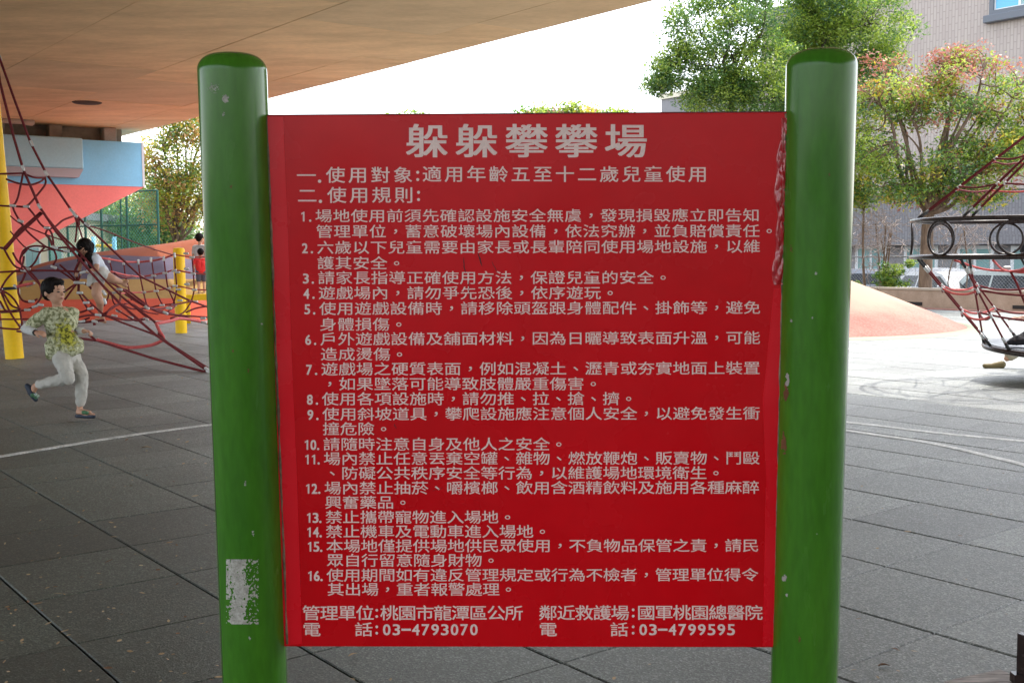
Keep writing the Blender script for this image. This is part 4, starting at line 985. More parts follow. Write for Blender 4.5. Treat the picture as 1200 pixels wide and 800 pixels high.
clips([(128, 305, 0, 5), (145, 307.5, 0, 5), (162, 307, 0, 6), (177, 304.5, 0, 5), (192, 303, 0, 5), (204.5, 299, 1, 6), (218, 297, 3, 0), (225, 301.5, 3, 0), (157, 324, 3, 1), (166, 324, 4, 2), (180, 323, 3, 0), (193.5, 320, 3, 0), (204, 317, 3, -1),
       (208, 319, 6, 0), (218.5, 315, 2, 0), (226.5, 320.5, 3, 1), (168, 342.5, 3, 0), (183, 341, 3, 0), (197, 338, 3, -1), (205, 335, 3, 0), (209, 339, 6, 0), (219, 333, 2, 0), (228, 339.5, 3, 0), (229, 353.5, 8, 1), (211, 352, 3, 0), (190, 357.5, 3, 0), (204, 357.5, 4, 0), (150, 343, 3, 0)], zB, 1.15)
# small yellow bench-like beam beyond the rope bridge
yb = empty('balance_beam', at(232, 350, 22.3).xy.to_3d(), 'low yellow balance beam behind the rope bridge beside the far yellow pole', 'balance beam')
q0 = at(214, 349, 22.3); q1 = at(262, 347, 22.3)
b = MB(); b.box((q0+q1)/2, (q1-q0)/2, (0, 0.14, 0), (0, 0, 0.06), bev=0.01); b.build('beam', 'yellow_paint', yb)
for t in (0.12, 0.88):
    q = q0.lerp(q1, t); b = MB(); b.tube([Vector((q.x, q.y, 0)), Vector((q.x, q.y, q.z-0.05))], 0.05, 12); b.build('leg', 'yellow_paint', yb, sm=True)

# =================================================================== ROPE CAROUSEL (right)
YC = 11.35
RR = 110/F*YC; cc = at(1185, 278, YC); CX = cc.x
zT = at(1150, 254.5, YC-RR).z; zBt = at(1150, 301.5, YC-RR).z
caro = empty('rope_carousel', (CX, YC, 0), 'dark steel hoop carousel with red ropes and hanging round platform at right', 'play carousel')
def ring(z, r, rad, name, m_, k=96):
    b = MB(); b.tube([(CX+r*math.cos(2*PI*i/k), YC+r*math.sin(2*PI*i/k), z) for i in range(k)], rad, 12, closed=True); return b.build(name, m_, caro, sm=True)
ring(zT, RR, 0.023, 'top_ring', 'dark_steel'); ring(zBt, RR, 0.023, 'bottom_ring', 'dark_steel')
orr = (zT-zBt)/2-0.018
for i in range(8):
    a0 = math.radians(24+45*i); b = MB(); P = []
    for j in range(36):
        t = 2*PI*j/36; aa = a0+orr*math.cos(t)/RR; P.append((CX+RR*math.cos(aa), YC+RR*math.sin(aa), (zT+zBt)/2+orr*math.sin(t)))
    b.tube(P, 0.013, 8, closed=True); b.build('hoop', 'dark_steel', caro, sm=True)
# platform disc, tilted a little
DC = at(1243, 411, YC+0.05); dR = 87/F*YC; dn = Vector((-0.02, -0.07, 1)).normalized()
dn = Vector((0.045, -0.045, 1)).normalized()
b = MB(); b.lathe(DC-dn*0.035, dn, [(dR*0.9, 0), (dR*0.985, 0.012), (dR, 0.035), (dR*0.99, 0.058), (dR*0.955, 0.068)], 64); dsc = b.build('platform', 'dark_steel', caro, sm=True, ang=0.9)
b = MB(); b.lathe(DC+dn*0.0335, dn, [(dR*0.95, 0), (dR*0.95, 0.006), (dR*0.93, 0.009)], 64); b.build('platform_top', 'disc_top', dsc, sm=True, ang=0.5)
def crope(P, r=0.011, m_='rope_red', s=None):
    P = P if s is None else spline(P, 6)
    b = MB(); b.tube(P, r, 7); b.build('rope', m_, caro, sm=True)
du = dn.orthogonal().normalized(); dv = dn.cross(du)
u_ = Vector((1, 0, 0)); u_ = (u_-dn*u_.dot(dn)).normalized(); v_ = dn.cross(u_)
def rp(deg, z, r=RR): a = math.radians(deg); return Vector((CX+r*math.cos(a), YC+r*math.sin(a), z))
def dpnt(deg, r=0.97): a = math.radians(deg); return DC+(u_*math.cos(a)+v_*math.sin(a))*dR*r+dn*0.03
hang = [(182, 181), (219, 204), (224, 158), (285, 290), (320, 320), (60, 60), (100, 100), (135, 140)]
apex = at(1330, 60, YC)
levs = []
for (hr, hd) in hang:
    A = rp(hr, zBt-0.02); B_ = dpnt(hd); crope([A, A.lerp(B_, 0.5)+Vector((0, 0, -0.0)), B_], 0.010)
    crope([A, A.lerp(B_, 0.09)], 0.013, 'black_rubber'); crope([A.lerp(B_, 0.09), A.lerp(B_, 0.15)], 0.017, 'clip_metal'); crope([A.lerp(B_, 0.86), A.lerp(B_, 0.92)], 0.016, 'clip_metal'); crope([A.lerp(B_, 0.93), B_], 0.017, 'black_rubber')
    levs.append((A, B_))
order = [0, 1, 2, 3, 4, 5, 6, 7]
for t, sg in ((0.34, 0.045), (0.62, 0.05)):
    for i in range(8):
        P = levs[order[i]]; Q = levs[order[(i+1) % 8]]; a = P[0].lerp(P[1], t); c = Q[0].lerp(Q[1], t); md = (a+c)/2-Vector((0, 0, sg))
        crope([a, a.lerp(md, 0.5)-Vector((0, 0, sg*0.3)), md, c.lerp(md, 0.5)-Vector((0, 0, sg*0.3)), c], 0.011, 'rope_light' if i % 3 == 0 else 'rope_red', 1)
        d_ = (P[1]-P[0]); clip(a, d_, caro, 0.8)
# cone above: stays to the apex and rounds between them
up = [(181, 0), (220, 0), (225, 0), (265, 0), (300, 0), (340, 0), (20, 0), (60, 0), (100, 0), (140, 0)]
st_ = []
for (dg, _) in up:
    A = rp(dg, zT+0.02); crope([A, A.lerp(apex, 1.0)], 0.012); crope([A, A.lerp(apex, 0.05)], 0.013, 'black_rubber'); st_.append(A)
for t in (0.19, 0.36, 0.52, 0.68):
    for i in range(len(st_)):
        a = st_[i].lerp(apex, t); c = st_[(i+1) % len(st_)].lerp(apex, t); crope([a, (a+c)/2-Vector((0, 0, 0.02)), c], 0.010, 'rope_light' if i % 2 else 'rope_red', 1); clip(a, apex-st_[i], caro, 0.7)
# inner net under the bottom ring
for i in range(9):
    a = rp(215+i*22, zBt-0.03); c = at(1184, 318, YC-0.2); crope([a, a.lerp(c, 0.5)-Vector((0, 0, 0.03)), c], 0.011, 'rope_light', 1)
crope([at(1184, 318, YC-0.2), at(1192, 333, YC-0.25), at(1203, 360, YC-0.3), at(1212, 400, YC-0.2)], 0.012)
crope([at(1184, 318, YC-0.2), at(1230, 322, YC-0.2)], 0.012, 'rope_light')
clip(at(1180, 314, YC-0.3), (1, 0, 0), caro, 1.0)
# central mast, outside the frame
b = MB(); b.tube([(apex.x, YC, 0), (apex.x, YC, apex.z+0.2)], 0.07, 20); b.build('mast', 'dark_steel', caro, sm=True)

# =================================================================== PEOPLE
def capsule(V, Fc, p0, r0, p1, r1, k=14):
    p0 = Vector(p0); p1 = Vector(p1); d = p1-p0
    if d.length < 1e-6: d = Vector((0, 0, 1e-4))
    L_ = d.length; d = d/L_; u = d.orthogonal().normalized(); v = d.cross(u); prof = []
    for i in range(1, 6): a = PI/2*i/6; prof.append((r0*math.sin(a), -r0*math.cos(a)))
    prof.append((r0, 0)); prof.append((r1, L_))
    for i in range(5, 0, -1): a = PI/2*i/6; prof.append((r1*math.sin(a), L_+r1*math.cos(a)))
    o = len(V)
    for (r, h) in prof:
        for j in range(k): a = 2*PI*j/k; V.append(p0+d*h+(u*math.cos(a)+v*math.sin(a))*r)
    n = len(prof)
    for i in range(n-1):
        for j in range(k): j2 = (j+1) % k; Fc.append((o+i*k+j, o+i*k+j2, o+(i+1)*k+j2, o+(i+1)*k+j))
    Fc.append(tuple(o+j for j in reversed(range(k)))); Fc.append(tuple(o+(n-1)*k+j for j in range(k)))
def ellip(V, Fc, c, X, Y, Z, k=18, n=10):
    c = Vector(c); o = len(V)
    for i in range(1, n):
        a = PI*i/n
        for j in range(k): b_ = 2*PI*j/k; V.append(c+Vector(X)*math.sin(a)*math.cos(b_)+Vector(Y)*math.sin(a)*math.sin(b_)+Vector(Z)*math.cos(a))
    V.append(c+Vector(Z)); V.append(c-Vector(Z)); t = len(V)-2
    for i in range(n-2):
        for j in range(k): j2 = (j+1) % k; Fc.append((o+i*k+j, o+(i+1)*k+j, o+(i+1)*k+j2, o+i*k+j2))
    for j in range(k): j2 = (j+1) % k; Fc.append((t, o+j, o+j2)); Fc.append((t+1, o+(n-2)*k+j2, o+(n-2)*k+j))
class Blob:
    def __init__(s): s.V = []; s.F = []
    def cap(s, p0, r0, p1, r1): capsule(s.V, s.F, p0, r0, p1, r1)
    def ell(s, c, X, Y, Z): ellip(s.V, s.F, c, X, Y, Z)
    def build(s, name, m_, parent, vox=0.006, it=6, disp=0.0, dsc=18.0, fac=0.5):
        me = bpy.data.meshes.new(name); me.from_pydata([tuple(v) for v in s.V], [], s.F)
        o = bpy.data.objects.new('tmp', me); col.objects.link(o)
        md = o.modifiers.new('r', 'REMESH'); md.mode = 'VOXEL'; md.voxel_size = vox
        sm_ = o.modifiers.new('s', 'SMOOTH'); sm_.iterations = it; sm_.factor = fac
        bpy.context.view_layer.update(); dg = bpy.context.evaluated_depsgraph_get()
        m2_ = bpy.data.meshes.new_from_object(o.evaluated_get(dg)); bpy.data.objects.remove(o)
        if disp > 0:
            co = np.empty(len(m2_.vertices)*3); m2_.vertices.foreach_get('co', co); co = co.reshape(-1, 3)
            nn = np.array([v.normal[:] for v in m2_.vertices])
            dd = np.array([noise.noise(Vector((c[0]*dsc, c[1]*dsc, c[2]*dsc*0.7)))+0.5*noise.noise(Vector((c[0]*dsc*2.3, c[1]*dsc*2.3, c[2]*dsc*1.9))) for c in co])
            co += nn*(dd*disp)[:, None]; m2_.vertices.foreach_set('co', co.ravel())
        m2_.name = name; m2_.materials.clear(); m2_.materials.append(MT[m_]); smooth(m2_)
        return link(name, m2_, parent)
def head(B, c, look, upv, s, jaw=True):
    """s = head height; returns frame"""
    look = Vector(look).normalized(); up_ = Vector(upv); up_ = (up_-look*up_.dot(look)).normalized(); side = look.cross(up_)
    c = Vector(c)
    B.ell(c+up_*0.08*s-look*0.03*s, look*0.43*s, side*0.36*s, up_*0.42*s)           # skull
    B.ell(c-up_*0.17*s+look*0.12*s, look*0.27*s, side*0.265*s, up_*0.33*s)           # face and jaw
    B.ell(c-up_*0.42*s+look*0.25*s, look*0.09*s, side*0.10*s, up_*0.075*s)           # chin
    B.cap(c+look*0.37*s+up_*0.00*s, 0.030*s, c+look*0.435*s-up_*0.10*s, 0.050*s)     # nose
    B.ell(c-up_*0.23*s+look*0.365*s, look*0.04*s, side*0.095*s, up_*0.045*s)         # mouth
    for q in (-1, 1):
        B.ell(c-up_*0.06*s+side*q*0.36*s-look*0.06*s, look*0.07*s, side*q*0.035*s, up_*0.11*s)  # ears
        B.ell(c-up_*0.12*s+look*0.26*s+side*q*0.14*s, look*0.09*s, side*0.10*s, up_*0.11*s)   # cheeks
    return look, side, up_
def face_bits(c, fr, s, parent):
    look, side, up_ = fr; c = Vector(c)
    for q in (-1, 1):
        e = Blob(); p = c+look*0.345*s+side*q*0.135*s-up_*0.005*s; V = []; Fc = []
        ellip(V, Fc, p+look*0.012*s, look*0.026*s, side*0.070*s, up_*0.028*s, 10, 6); link('eye', mesh('eye', V, Fc, 'eye_dark', sm=True), parent)
        V = []; Fc = []; ellip(V, Fc, p+up_*0.095*s+look*0.012*s, look*0.02*s, side*0.085*s, up_*0.014*s, 10, 6); link('eyebrow', mesh('eyebrow', V, Fc, 'hair', sm=True), parent)
    V = []; Fc = []; ellip(V, Fc, c-up_*0.235*s+look*0.395*s, look*0.018*s, side*0.075*s, up_*0.026*s, 10, 6); link('mouth', mesh('mouth', V, Fc, 'lips', sm=True), parent)
def hand(B, w_, d, palm_n, s, curl=0.6):
    """w_ wrist, d pointing direction, palm_n palm normal, s hand length"""
    d = Vector(d).normalized(); pn = Vector(palm_n); pn = (pn-d*pn.dot(d)).normalized(); sd = d.cross(pn)
    w_ = Vector(w_); pc_ = w_+d*0.28*s
    B.ell(pc_, d*0.30*s, sd*0.23*s, pn*0.11*s)
    for i, (o_, ln) in enumerate(((-0.17, 0.40), (-0.06, 0.47), (0.06, 0.44), (0.165, 0.34))):
        p = pc_+d*0.22*s+sd*o_*s; dd = d; r = 0.058*s
        for j in range(3):
            ang = curl*(0.5+0.6*j); dd2 = (d*math.cos(ang)+pn*math.sin(ang)).normalized(); q = p+dd2*ln*s*(0.42, 0.32, 0.26)[j]
            B.cap(p, r, q, r*0.88); p = q; r *= 0.88
    p = pc_-sd*0.17*s-d*0.08*s; q = p-sd*0.12*s+d*0.15*s+pn*0.08*s; B.cap(p, 0.07*s, q, 0.062*s); B.cap(q, 0.062*s, q+d*0.16*s+pn*0.08*s, 0.052*s)

# ---- running boy
def boy():
    Y0 = 9.15; A = lambda x, y, dy=0.0: at(x, y, Y0+dy)
    e = empty('person', A(80, 489).xy.to_3d(), 'boy in a camouflage shirt and pale trousers running to the right in green slippers', 'person')
    hc = A(63.5, 342); s = 0.222; look = Vector((0.90, -0.42, 0.02)); upv = Vector((0.05, 0, 1))
    hipL = A(83, 419, 0.06); hipR = A(73, 420, -0.06); chest = A(70, 377); belly = A(76, 402)
    shR = A(54, 368.5, -0.07); shL = A(84, 367, 0.07); elR = A(30, 385, -0.04); wrR = A(41.5, 389.5, -0.17)
    elL = A(84, 387, 0.13); wrL = A(99, 388, 0.02); neck0 = A(68, 364); neck1 = A(66, 352, 0.0)
    knL = A(96.5, 441, 0.02); anL = A(93.5, 477, 0.06); knR = A(80, 443, -0.10); anR = A(43, 452, -0.02)
    B = Blob(); fr = head(B, hc, look, upv, s*0.96)
    B.cap(neck0, 0.040, neck1, 0.038); B.cap(shR, 0.045, shL, 0.045); B.ell(chest, (0.115, 0.03, 0), (-0.02, 0.08, 0), (0, 0, 0.13)); B.ell(belly, (0.105, 0.03, 0), (-0.02, 0.08, 0), (0, 0, 0.14))
    B.cap(hipR, 0.052, knR, 0.034); B.cap(knR, 0.033, anR, 0.025); B.cap(hipL, 0.052, knL, 0.034); B.cap(knL, 0.033, anL, 0.025); B.cap(hipR, 0.055, hipL, 0.055)
    B.cap(shR, 0.038, elR, 0.028); B.cap(elR, 0.028, wrR, 0.020); B.cap(shL, 0.038, elL, 0.028); B.cap(elL, 0.028, wrL, 0.020)
    hand(B, wrR, A(50, 390, -0.20)-wrR, Vector((0, 0.6, -0.8)), 0.115, 0.85); hand(B, wrL, A(106, 388.5, 0.0)-wrL, Vector((0, -0.4, -0.9)), 0.11, 1.25)
    # feet
    ft = A(108, 485.5, -0.02); B.cap(A(93, 482, 0.06), 0.028, A(104, 484.2, -0.01), 0.026)
    for k in range(5):
        q = A(105+0.0*k, 484.5, -0.045+0.022*k); B.cap(q, 0.012-0.001*k, q+Vector((0.042-0.005*k, -0.012, -0.004)), 0.010-0.0008*k)
    B.cap(A(41, 453, -0.02), 0.027, A(37.5, 461, -0.02), 0.024)
    body = B.build('body', 'skin', e, 0.0055, 3); face_bits(hc, fr, s, body)
    look, side, up_ = fr
    # short hair: cap over skull with a clear hairline
    H = Blob(); H.ell(hc+up_*0.135*s-look*0.085*s, look*0.445*s, side*0.395*s, up_*0.42*s); H.ell(hc-look*0.22*s-up_*0.05*s, look*0.24*s, side*0.32*s, up_*0.28*s)
    H.ell(hc+up_*0.36*s+look*0.18*s, look*0.20*s, side*0.27*s, up_*0.13*s); H.build('hair', 'hair', e, 0.006, 3, 0.004, 60)
    # shirt
    S_ = Blob()
    S_.cap(shR, 0.056, shL, 0.056); S_.ell(chest, (0.122, 0.03, 0), (-0.02, 0.090, 0), (0, 0, 0.13)); S_.ell(belly, (0.112, 0.03, 0), (-0.02, 0.095, 0), (0, 0, 0.12))
    S_.cap(A(68, 392), 0.090, A(75, 407), 0.095); S_.cap(A(66, 409, -0.02), 0.080, A(89, 405, 0.03), 0.070)
    S_.cap(A(84, 405, 0.03), 0.055, A(94.5, 409.5, 0.03), 0.028); S_.cap(A(60, 405, -0.03), 0.05, A(60, 416, -0.03), 0.045); S_.cap(A(70, 412, -0.04), 0.06, A(85, 411, -0.04), 0.05)
    S_.cap(shR, 0.054, elR.lerp(shR, 0.30), 0.050); S_.cap(shL, 0.054, elL.lerp(shL, 0.35), 0.046)
    sh = S_.build('shirt', 'shirt_camo', e, 0.006, 5, 0.010, 15)
    
    C_ = MB(); cN = A(68, 362.0, -0.005)
    C_.tube([cN+Vector((0.056*math.cos(t), 0.052*math.sin(t), -0.012*math.cos(t)*0-0.022*(math.sin(t) < 0)*abs(math.sin(t)))) for t in [2*PI*i/20 for i in range(20)]], 0.009, 8, closed=True); C_.build('collar', 'collar', sh, sm=True)
    W_ = Blob(); W_.cap(elR.lerp(shR, 0.32), 0.040, elR, 0.036); W_.cap(elR, 0.037, elR.lerp(wrR, 0.86), 0.033); W_.cap(elL.lerp(shL, 0.3), 0.036, elL, 0.034); W_.cap(elL, 0.034, elL.lerp(wrL, 0.82), 0.029)
    W_.build('sleeves', 'sleeve_white', sh, 0.006, 3, 0.005, 25)
    K = MB(); q = elR.lerp(wrR, 0.93); K.tube([q, elR.lerp(wrR, 1.06)], 0.0245, 14); K.build('wristband', 'black_rubber', e, sm=True)
    # trousers
    T_ = Blob(); T_.cap(hipR, 0.076, hipL, 0.076); T_.cap(hipR, 0.073, knR, 0.053); T_.cap(knR, 0.052, A(47, 450.5, -0.02), 0.040)
    T_.cap(hipL, 0.074, knL, 0.054); T_.cap(knL, 0.054, A(94.5, 472, 0.06), 0.040); T_.build('trousers', 'trousers', e, 0.006, 3, 0.009, 22)
    # slippers
    F_ = Blob(); F_.cap(A(90, 487.2, 0.07), 0.017, A(99, 487.4, 0.02), 0.019); F_.cap(A(99, 487.4, 0.02), 0.02, A(109.5, 487.6, -0.05), 0.019); F_.cap(A(92, 487.2, 0.03), 0.016, A(107, 487.6, -0.01), 0.018); F_.build('slipper_sole', 'slipper_navy', e, 0.005, 4)
    G_ = Blob(); G_.cap(A(98, 483.0, -0.055), 0.018, A(101, 483.0, 0.05), 0.018); G_.cap(A(101.5, 483.5, -0.06), 0.016, A(104, 483.8, 0.02), 0.016); G_.build('slipper_strap', 'slipper_green', e, 0.005, 4)
    F_ = Blob(); F_.cap(A(32, 452, -0.02), 0.022, A(35.5, 460, -0.03), 0.022); F_.cap(A(35.5, 460, -0.03), 0.022, A(42, 468, -0.03), 0.019); F_.cap(A(34, 454, -0.02), 0.026, A(39, 463, -0.03), 0.024); F_.build('slipper_sole', 'slipper_navy', e, 0.005, 4)
    G_ = Blob(); G_.cap(A(38, 463, -0.07), 0.018, A(41, 462, 0.03), 0.018); G_.cap(A(42, 466, -0.06), 0.014, A(44, 464, 0.02), 0.015); G_.build('slipper_strap', 'slipper_green', e, 0.005, 4)
boy()
# ---- girl on the net
def girl():
    Y0 = 14.75; A = lambda x, y, dy=0.0: at(x, y, Y0+dy)
    e = empty('person', A(112, 376), 'barefoot girl with long dark hair and pale blue shirt climbing on the rope net', 'person')
    hc = A(99.5, 291.5, -0.05); s = 0.235; look = Vector((-0.25, -0.75, -0.55)); upv = Vector((-0.15, -0.2, 1))
    sh1 = A(112.5, 302, -0.10); sh2 = A(106, 300, 0.10); el1 = A(113.5, 315, -0.16); wr1 = A(102, 318.5, -0.22); el2 = A(95, 306, 0.0); wr2 = A(93, 317, -0.1)
    hp1 = A(118.5, 320, -0.04); hp2 = A(116, 322, 0.07); kn1 = A(132, 327, 0.0); an1 = A(143, 331, 0.10); kn2 = A(113, 345, -0.02); an2 = A(117.5, 366, 0.03)
    B = Blob(); fr = head(B, hc, look, upv, s); B.cap(A(104, 298), 0.045, A(109, 303), 0.05); B.cap(sh1, 0.042, sh2, 0.042); B.cap(A(110, 305), 0.085, A(116, 316), 0.082); B.cap(hp1, 0.08, hp2, 0.08)
    B.cap(sh1, 0.040, el1, 0.032); B.cap(el1, 0.031, wr1, 0.022); B.cap(sh2, 0.040, el2, 0.032); B.cap(el2, 0.031, wr2, 0.022)
    hand(B, wr1, A(96, 319.5, -0.25)-wr1, Vector((0, 0.3, -1)), 0.12, 1.0); hand(B, wr2, A(90, 320, -0.14)-wr2, Vector((0, 0.3, -1)), 0.12, 1.0)
    B.cap(hp1, 0.080, kn1, 0.056); B.cap(kn1, 0.055, an1, 0.030); B.cap(an1, 0.030, A(147.5, 335, 0.10), 0.026); B.cap(A(146, 331, 0.1), 0.028, A(149, 329.5, 0.1), 0.022)
    B.cap(hp2, 0.088, kn2, 0.062); B.cap(kn2, 0.060, A(117.5, 354, 0.0), 0.055); B.cap(A(117, 352, 0.0), 0.056, an2, 0.031); B.cap(an2, 0.03, A(121.5, 376, -0.06), 0.028); B.cap(A(113, 374, -0.02), 0.024, A(123, 377, -0.08), 0.022)
    body = B.build('body', 'skin', e, 0.007, 3); face_bits(hc, fr, s, body)
    look, side, up_ = fr
    H = Blob(); H.ell(hc+up_*0.12*s-look*0.10*s, look*0.47*s, side*0.43*s, up_*0.46*s)
    for q in (-1, 1):
        H.cap(hc+side*q*0.36*s-up_*0.05*s, 0.11*s, hc+side*q*0.40*s-Vector((0, 0, 0.62*s))+look*0.08*s, 0.10*s); H.cap(hc+side*q*0.22*s-look*0.3*s, 0.20*s, hc+side*q*0.25*s-Vector((0, 0, 0.75*s))-look*0.05*s, 0.12*s)
    H.cap(hc+up_*0.42*s+look*0.22*s, 0.12*s, hc+up_*0.25*s+look*0.33*s, 0.10*s)
    H.cap(A(104, 300, -0.12), 0.05, A(106.5, 315, -0.14), 0.022); H.build('hair', 'hair', e, 0.007, 3, 0.006, 50)
    S_ = Blob(); S_.cap(sh1, 0.055, sh2, 0.055); S_.cap(A(110, 305), 0.098, A(116, 315), 0.098); S_.cap(sh1, 0.052, sh1.lerp(el1, 0.45), 0.046); S_.cap(A(114, 314), 0.1, A(119, 317), 0.09); S_.build('shirt', 'tee_pale', e, 0.007, 4, 0.008, 15)
    P_ = Blob(); P_.cap(hp1, 0.092, hp2, 0.092); P_.cap(hp2, 0.094, hp2.lerp(kn2, 0.35), 0.084); P_.cap(A(107, 324, -0.05), 0.05, A(104, 333, -0.05), 0.03); P_.cap(hp1, 0.09, hp1.lerp(kn1, 0.3), 0.078); P_.build('shorts', 'shorts_white', e, 0.007, 4, 0.006, 18)
girl()
def standing(base, Hh, facing, top, bottom, hairm, label, shoe='slipper_navy', arms=0.35, group=None):
    """a person standing on base, Hh tall, facing an angle"""
    f = Vector((math.cos(facing), math.sin(facing), 0)); sd = Vector((-f.y, f.x, 0)); U = Vector((0, 0, 1)); b0 = Vector(base); k = Hh
    e = empty('person', b0, label, 'person')
    hd = k/7.0 if k > 1.4 else k/5.6; B = Blob(); hc = b0+U*(k-hd*0.52); fr = head(B, hc, f, U, hd*1.0)
    sh = k*0.81 if k > 1.4 else k*0.77; sw = k*0.115; hip = k*0.50
    B.cap(b0+U*sh*1.0, k*0.032, hc-U*hd*0.3, k*0.030); B.cap(b0+U*(sh-0.02)+sd*sw*0.8, k*0.035, b0+U*(sh-0.02)-sd*sw*0.8, k*0.035)
    B.cap(b0+U*(sh-k*0.09)+sd*0.03, k*0.068, b0+U*(hip+0.05), k*0.065); B.cap(b0+U*(sh-k*0.09)-sd*0.03, k*0.068, b0+U*(hip+0.05), k*0.065)
    for q in (-1, 1):
        s0 = b0+U*(sh-0.02)+sd*q*sw; el = s0-U*k*0.17+sd*q*0.03-f*0.02; wr = el-U*k*0.12+f*k*arms*0.25; B.cap(s0, k*0.028, el, k*0.022); B.cap(el, k*0.021, wr, k*0.016); hand(B, wr, wr-el, -sd*q, k*0.10, 0.5)
        h0 = b0+U*hip+sd*q*k*0.052; kn = b0+U*k*0.27+sd*q*k*0.055+f*0.03; an_ = b0+U*k*0.045+sd*q*k*0.055-f*0.01; B.cap(h0, k*0.050, kn, k*0.034); B.cap(kn, k*0.033, an_, k*0.020); B.cap(an_, k*0.02, an_+f*k*0.08-U*k*0.022, k*0.017)
    body = B.build('body', 'skin', e, max(0.008, k*0.007), 3); face_bits(hc, fr, hd, body)
    look, side, up_ = fr; H = Blob(); H.ell(hc+up_*0.14*hd-look*0.09*hd, look*0.45*hd, side*0.40*hd, up_*0.42*hd); H.ell(hc-look*0.2*hd-up_*0.05*hd, look*0.24*hd, side*0.32*hd, up_*0.26*hd); H.build('hair', hairm, e, 0.008, 3, 0.004, 50)
    T = Blob(); T.cap(b0+U*(sh-0.02)+sd*sw*0.85, k*0.044, b0+U*(sh-0.02)-sd*sw*0.85, k*0.044); T.cap(b0+U*(sh-k*0.09)+sd*0.04, k*0.080, b0+U*(hip+0.03)+sd*0.02, k*0.080); T.cap(b0+U*(sh-k*0.09)-sd*0.04, k*0.080, b0+U*(hip+0.03)-sd*0.02, k*0.080)
    for q in (-1, 1): s0 = b0+U*(sh-0.02)+sd*q*sw; T.cap(s0, k*0.040, s0-U*k*0.11+sd*q*0.025, k*0.038)
    T.build('shirt', top, e, 0.009, 4, 0.008, 14)
    P = Blob()
    for q in (-1, 1): h0 = b0+U*hip+sd*q*k*0.05; P.cap(h0, k*0.066, b0+U*k*0.33+sd*q*k*0.055+f*0.02, k*0.052)
    P.build('shorts', bottom, e, 0.009, 4, 0.006, 14)
    for q in (-1, 1):
        Sx = Blob(); a0 = b0+sd*q*k*0.055+U*0.022; Sx.cap(a0-f*0.03, 0.026, a0+f*k*0.085, 0.028); Sx.build('shoe', shoe, e, 0.007, 3)
    return e
pb = at(236.5, 346, 24.6); kid_h = (at(236, 291, 24.6)-at(236, 346, 24.6)).length
standing(pb, kid_h, 1.9, 'tee_red', 'shorts_slate', 'hair', 'small child in a red shirt standing half hidden by the left green post')
pa = at(234, 273, 25.4); standing((pa.x, 25.4, 0.55), pa.z-0.55, 1.2, 'tee_grey', 'shorts_slate', 'hair', 'taller dark haired person in a pale grey shirt behind the child in red')
# ---- person at the carousel, mostly outside the frame
def rider():
    Y0 = YC+1.0; A = lambda x, y, dy=0.0: at(x, y, Y0+dy)
    ankle = gp(1177, 431); Yk = ankle.y; A = lambda x, y, dy=0.0: at(x, y, Yk+dy)
    e = empty('person', (A(1200, 431).x, Yk, 0), 'person in black pushing the carousel, only an arm, back and one tan shoe in view', 'person')
    hc = A(1262, 262); s = 0.24; B = Blob(); fr = head(B, hc, Vector((1, -0.4, -0.1)), Vector((0, 0, 1)), s)
    shp = A(1244, 291); hp = A(1238, 352); kn = A(1216, 390); an_ = A(1180, 420); el = A(1222, 368, -0.4); wr = A(1196, 373, -0.6)
    B.cap(shp, 0.05, hc, 0.045); B.cap(shp, 0.13, hp, 0.12); B.cap(hp, 0.09, kn, 0.06); B.cap(kn, 0.058, an_, 0.034); B.cap(hp, 0.09, A(1262, 392), 0.06); B.cap(A(1262, 392), 0.06, A(1268, 420), 0.035)
    B.cap(shp, 0.05, el, 0.04); B.cap(el, 0.038, wr, 0.024); hand(B, wr, A(1178, 371.5, -0.62)-wr, Vector((0, 0, -1)), 0.15, 0.5)
    body = B.build('body', 'skin', e, 0.009, 3); face_bits(hc, fr, s, body)
    H = Blob(); H.ell(hc+Vector((-0.02, 0, 0.03)), (0.12, 0, 0), (0, 0.10, 0), (0, 0, 0.11)); H.build('hair', 'hair', e, 0.008, 3, 0.004, 50)
    T = Blob(); T.cap(shp, 0.15, hp, 0.14); T.cap(shp, 0.065, shp.lerp(el, 0.5), 0.055); T.cap(A(1218, 285), 0.09, A(1206, 291), 0.10); T.build('shirt', 'black_cloth', e, 0.01, 4, 0.01, 12)
    P = Blob(); P.cap(hp, 0.12, kn, 0.085); P.cap(kn, 0.08, A(1184, 417), 0.06); P.cap(hp, 0.12, A(1262, 392), 0.09); P.cap(A(1262, 392), 0.085, A(1267, 416), 0.06); P.build('trousers', 'khaki', e, 0.01, 4, 0.01, 12)
    Sx = Blob(); Sx.cap(A(1154, 428.5), 0.026, A(1166, 429), 0.034); Sx.cap(A(1164, 428.5), 0.034, A(1174, 427), 0.045); Sx.build('shoe', 'shoe_olive', e, 0.007, 3)
    b = Blob(); q = A(1268, 428); b.cap(q, 0.035, q+Vector((0.14, -0.05, 0)), 0.03); b.build('shoe', 'shoe_olive', e, 0.008, 3)
rider()
# dark bundle lying on the platform
bg_ = Blob(); q = at(1197, 398, YC-0.15); bg_.ell(q, (0.12, 0, 0.02), (0, 0.10, 0), (0, 0, 0.055)); bg_.cap(q+Vector((-0.06, 0, 0.0)), 0.04, q+Vector((-0.14, -0.02, -0.03)), 0.02); bg_.cap(q+Vector((0.05, 0, 0.03)), 0.06, q+Vector((0.16, 0.02, 0.0)), 0.06)
o = bg_.build('bag', 'black_cloth', None, 0.008, 4, 0.010, 20); tag(o, 'crumpled black bag lying on the carousel platform', 'bag')

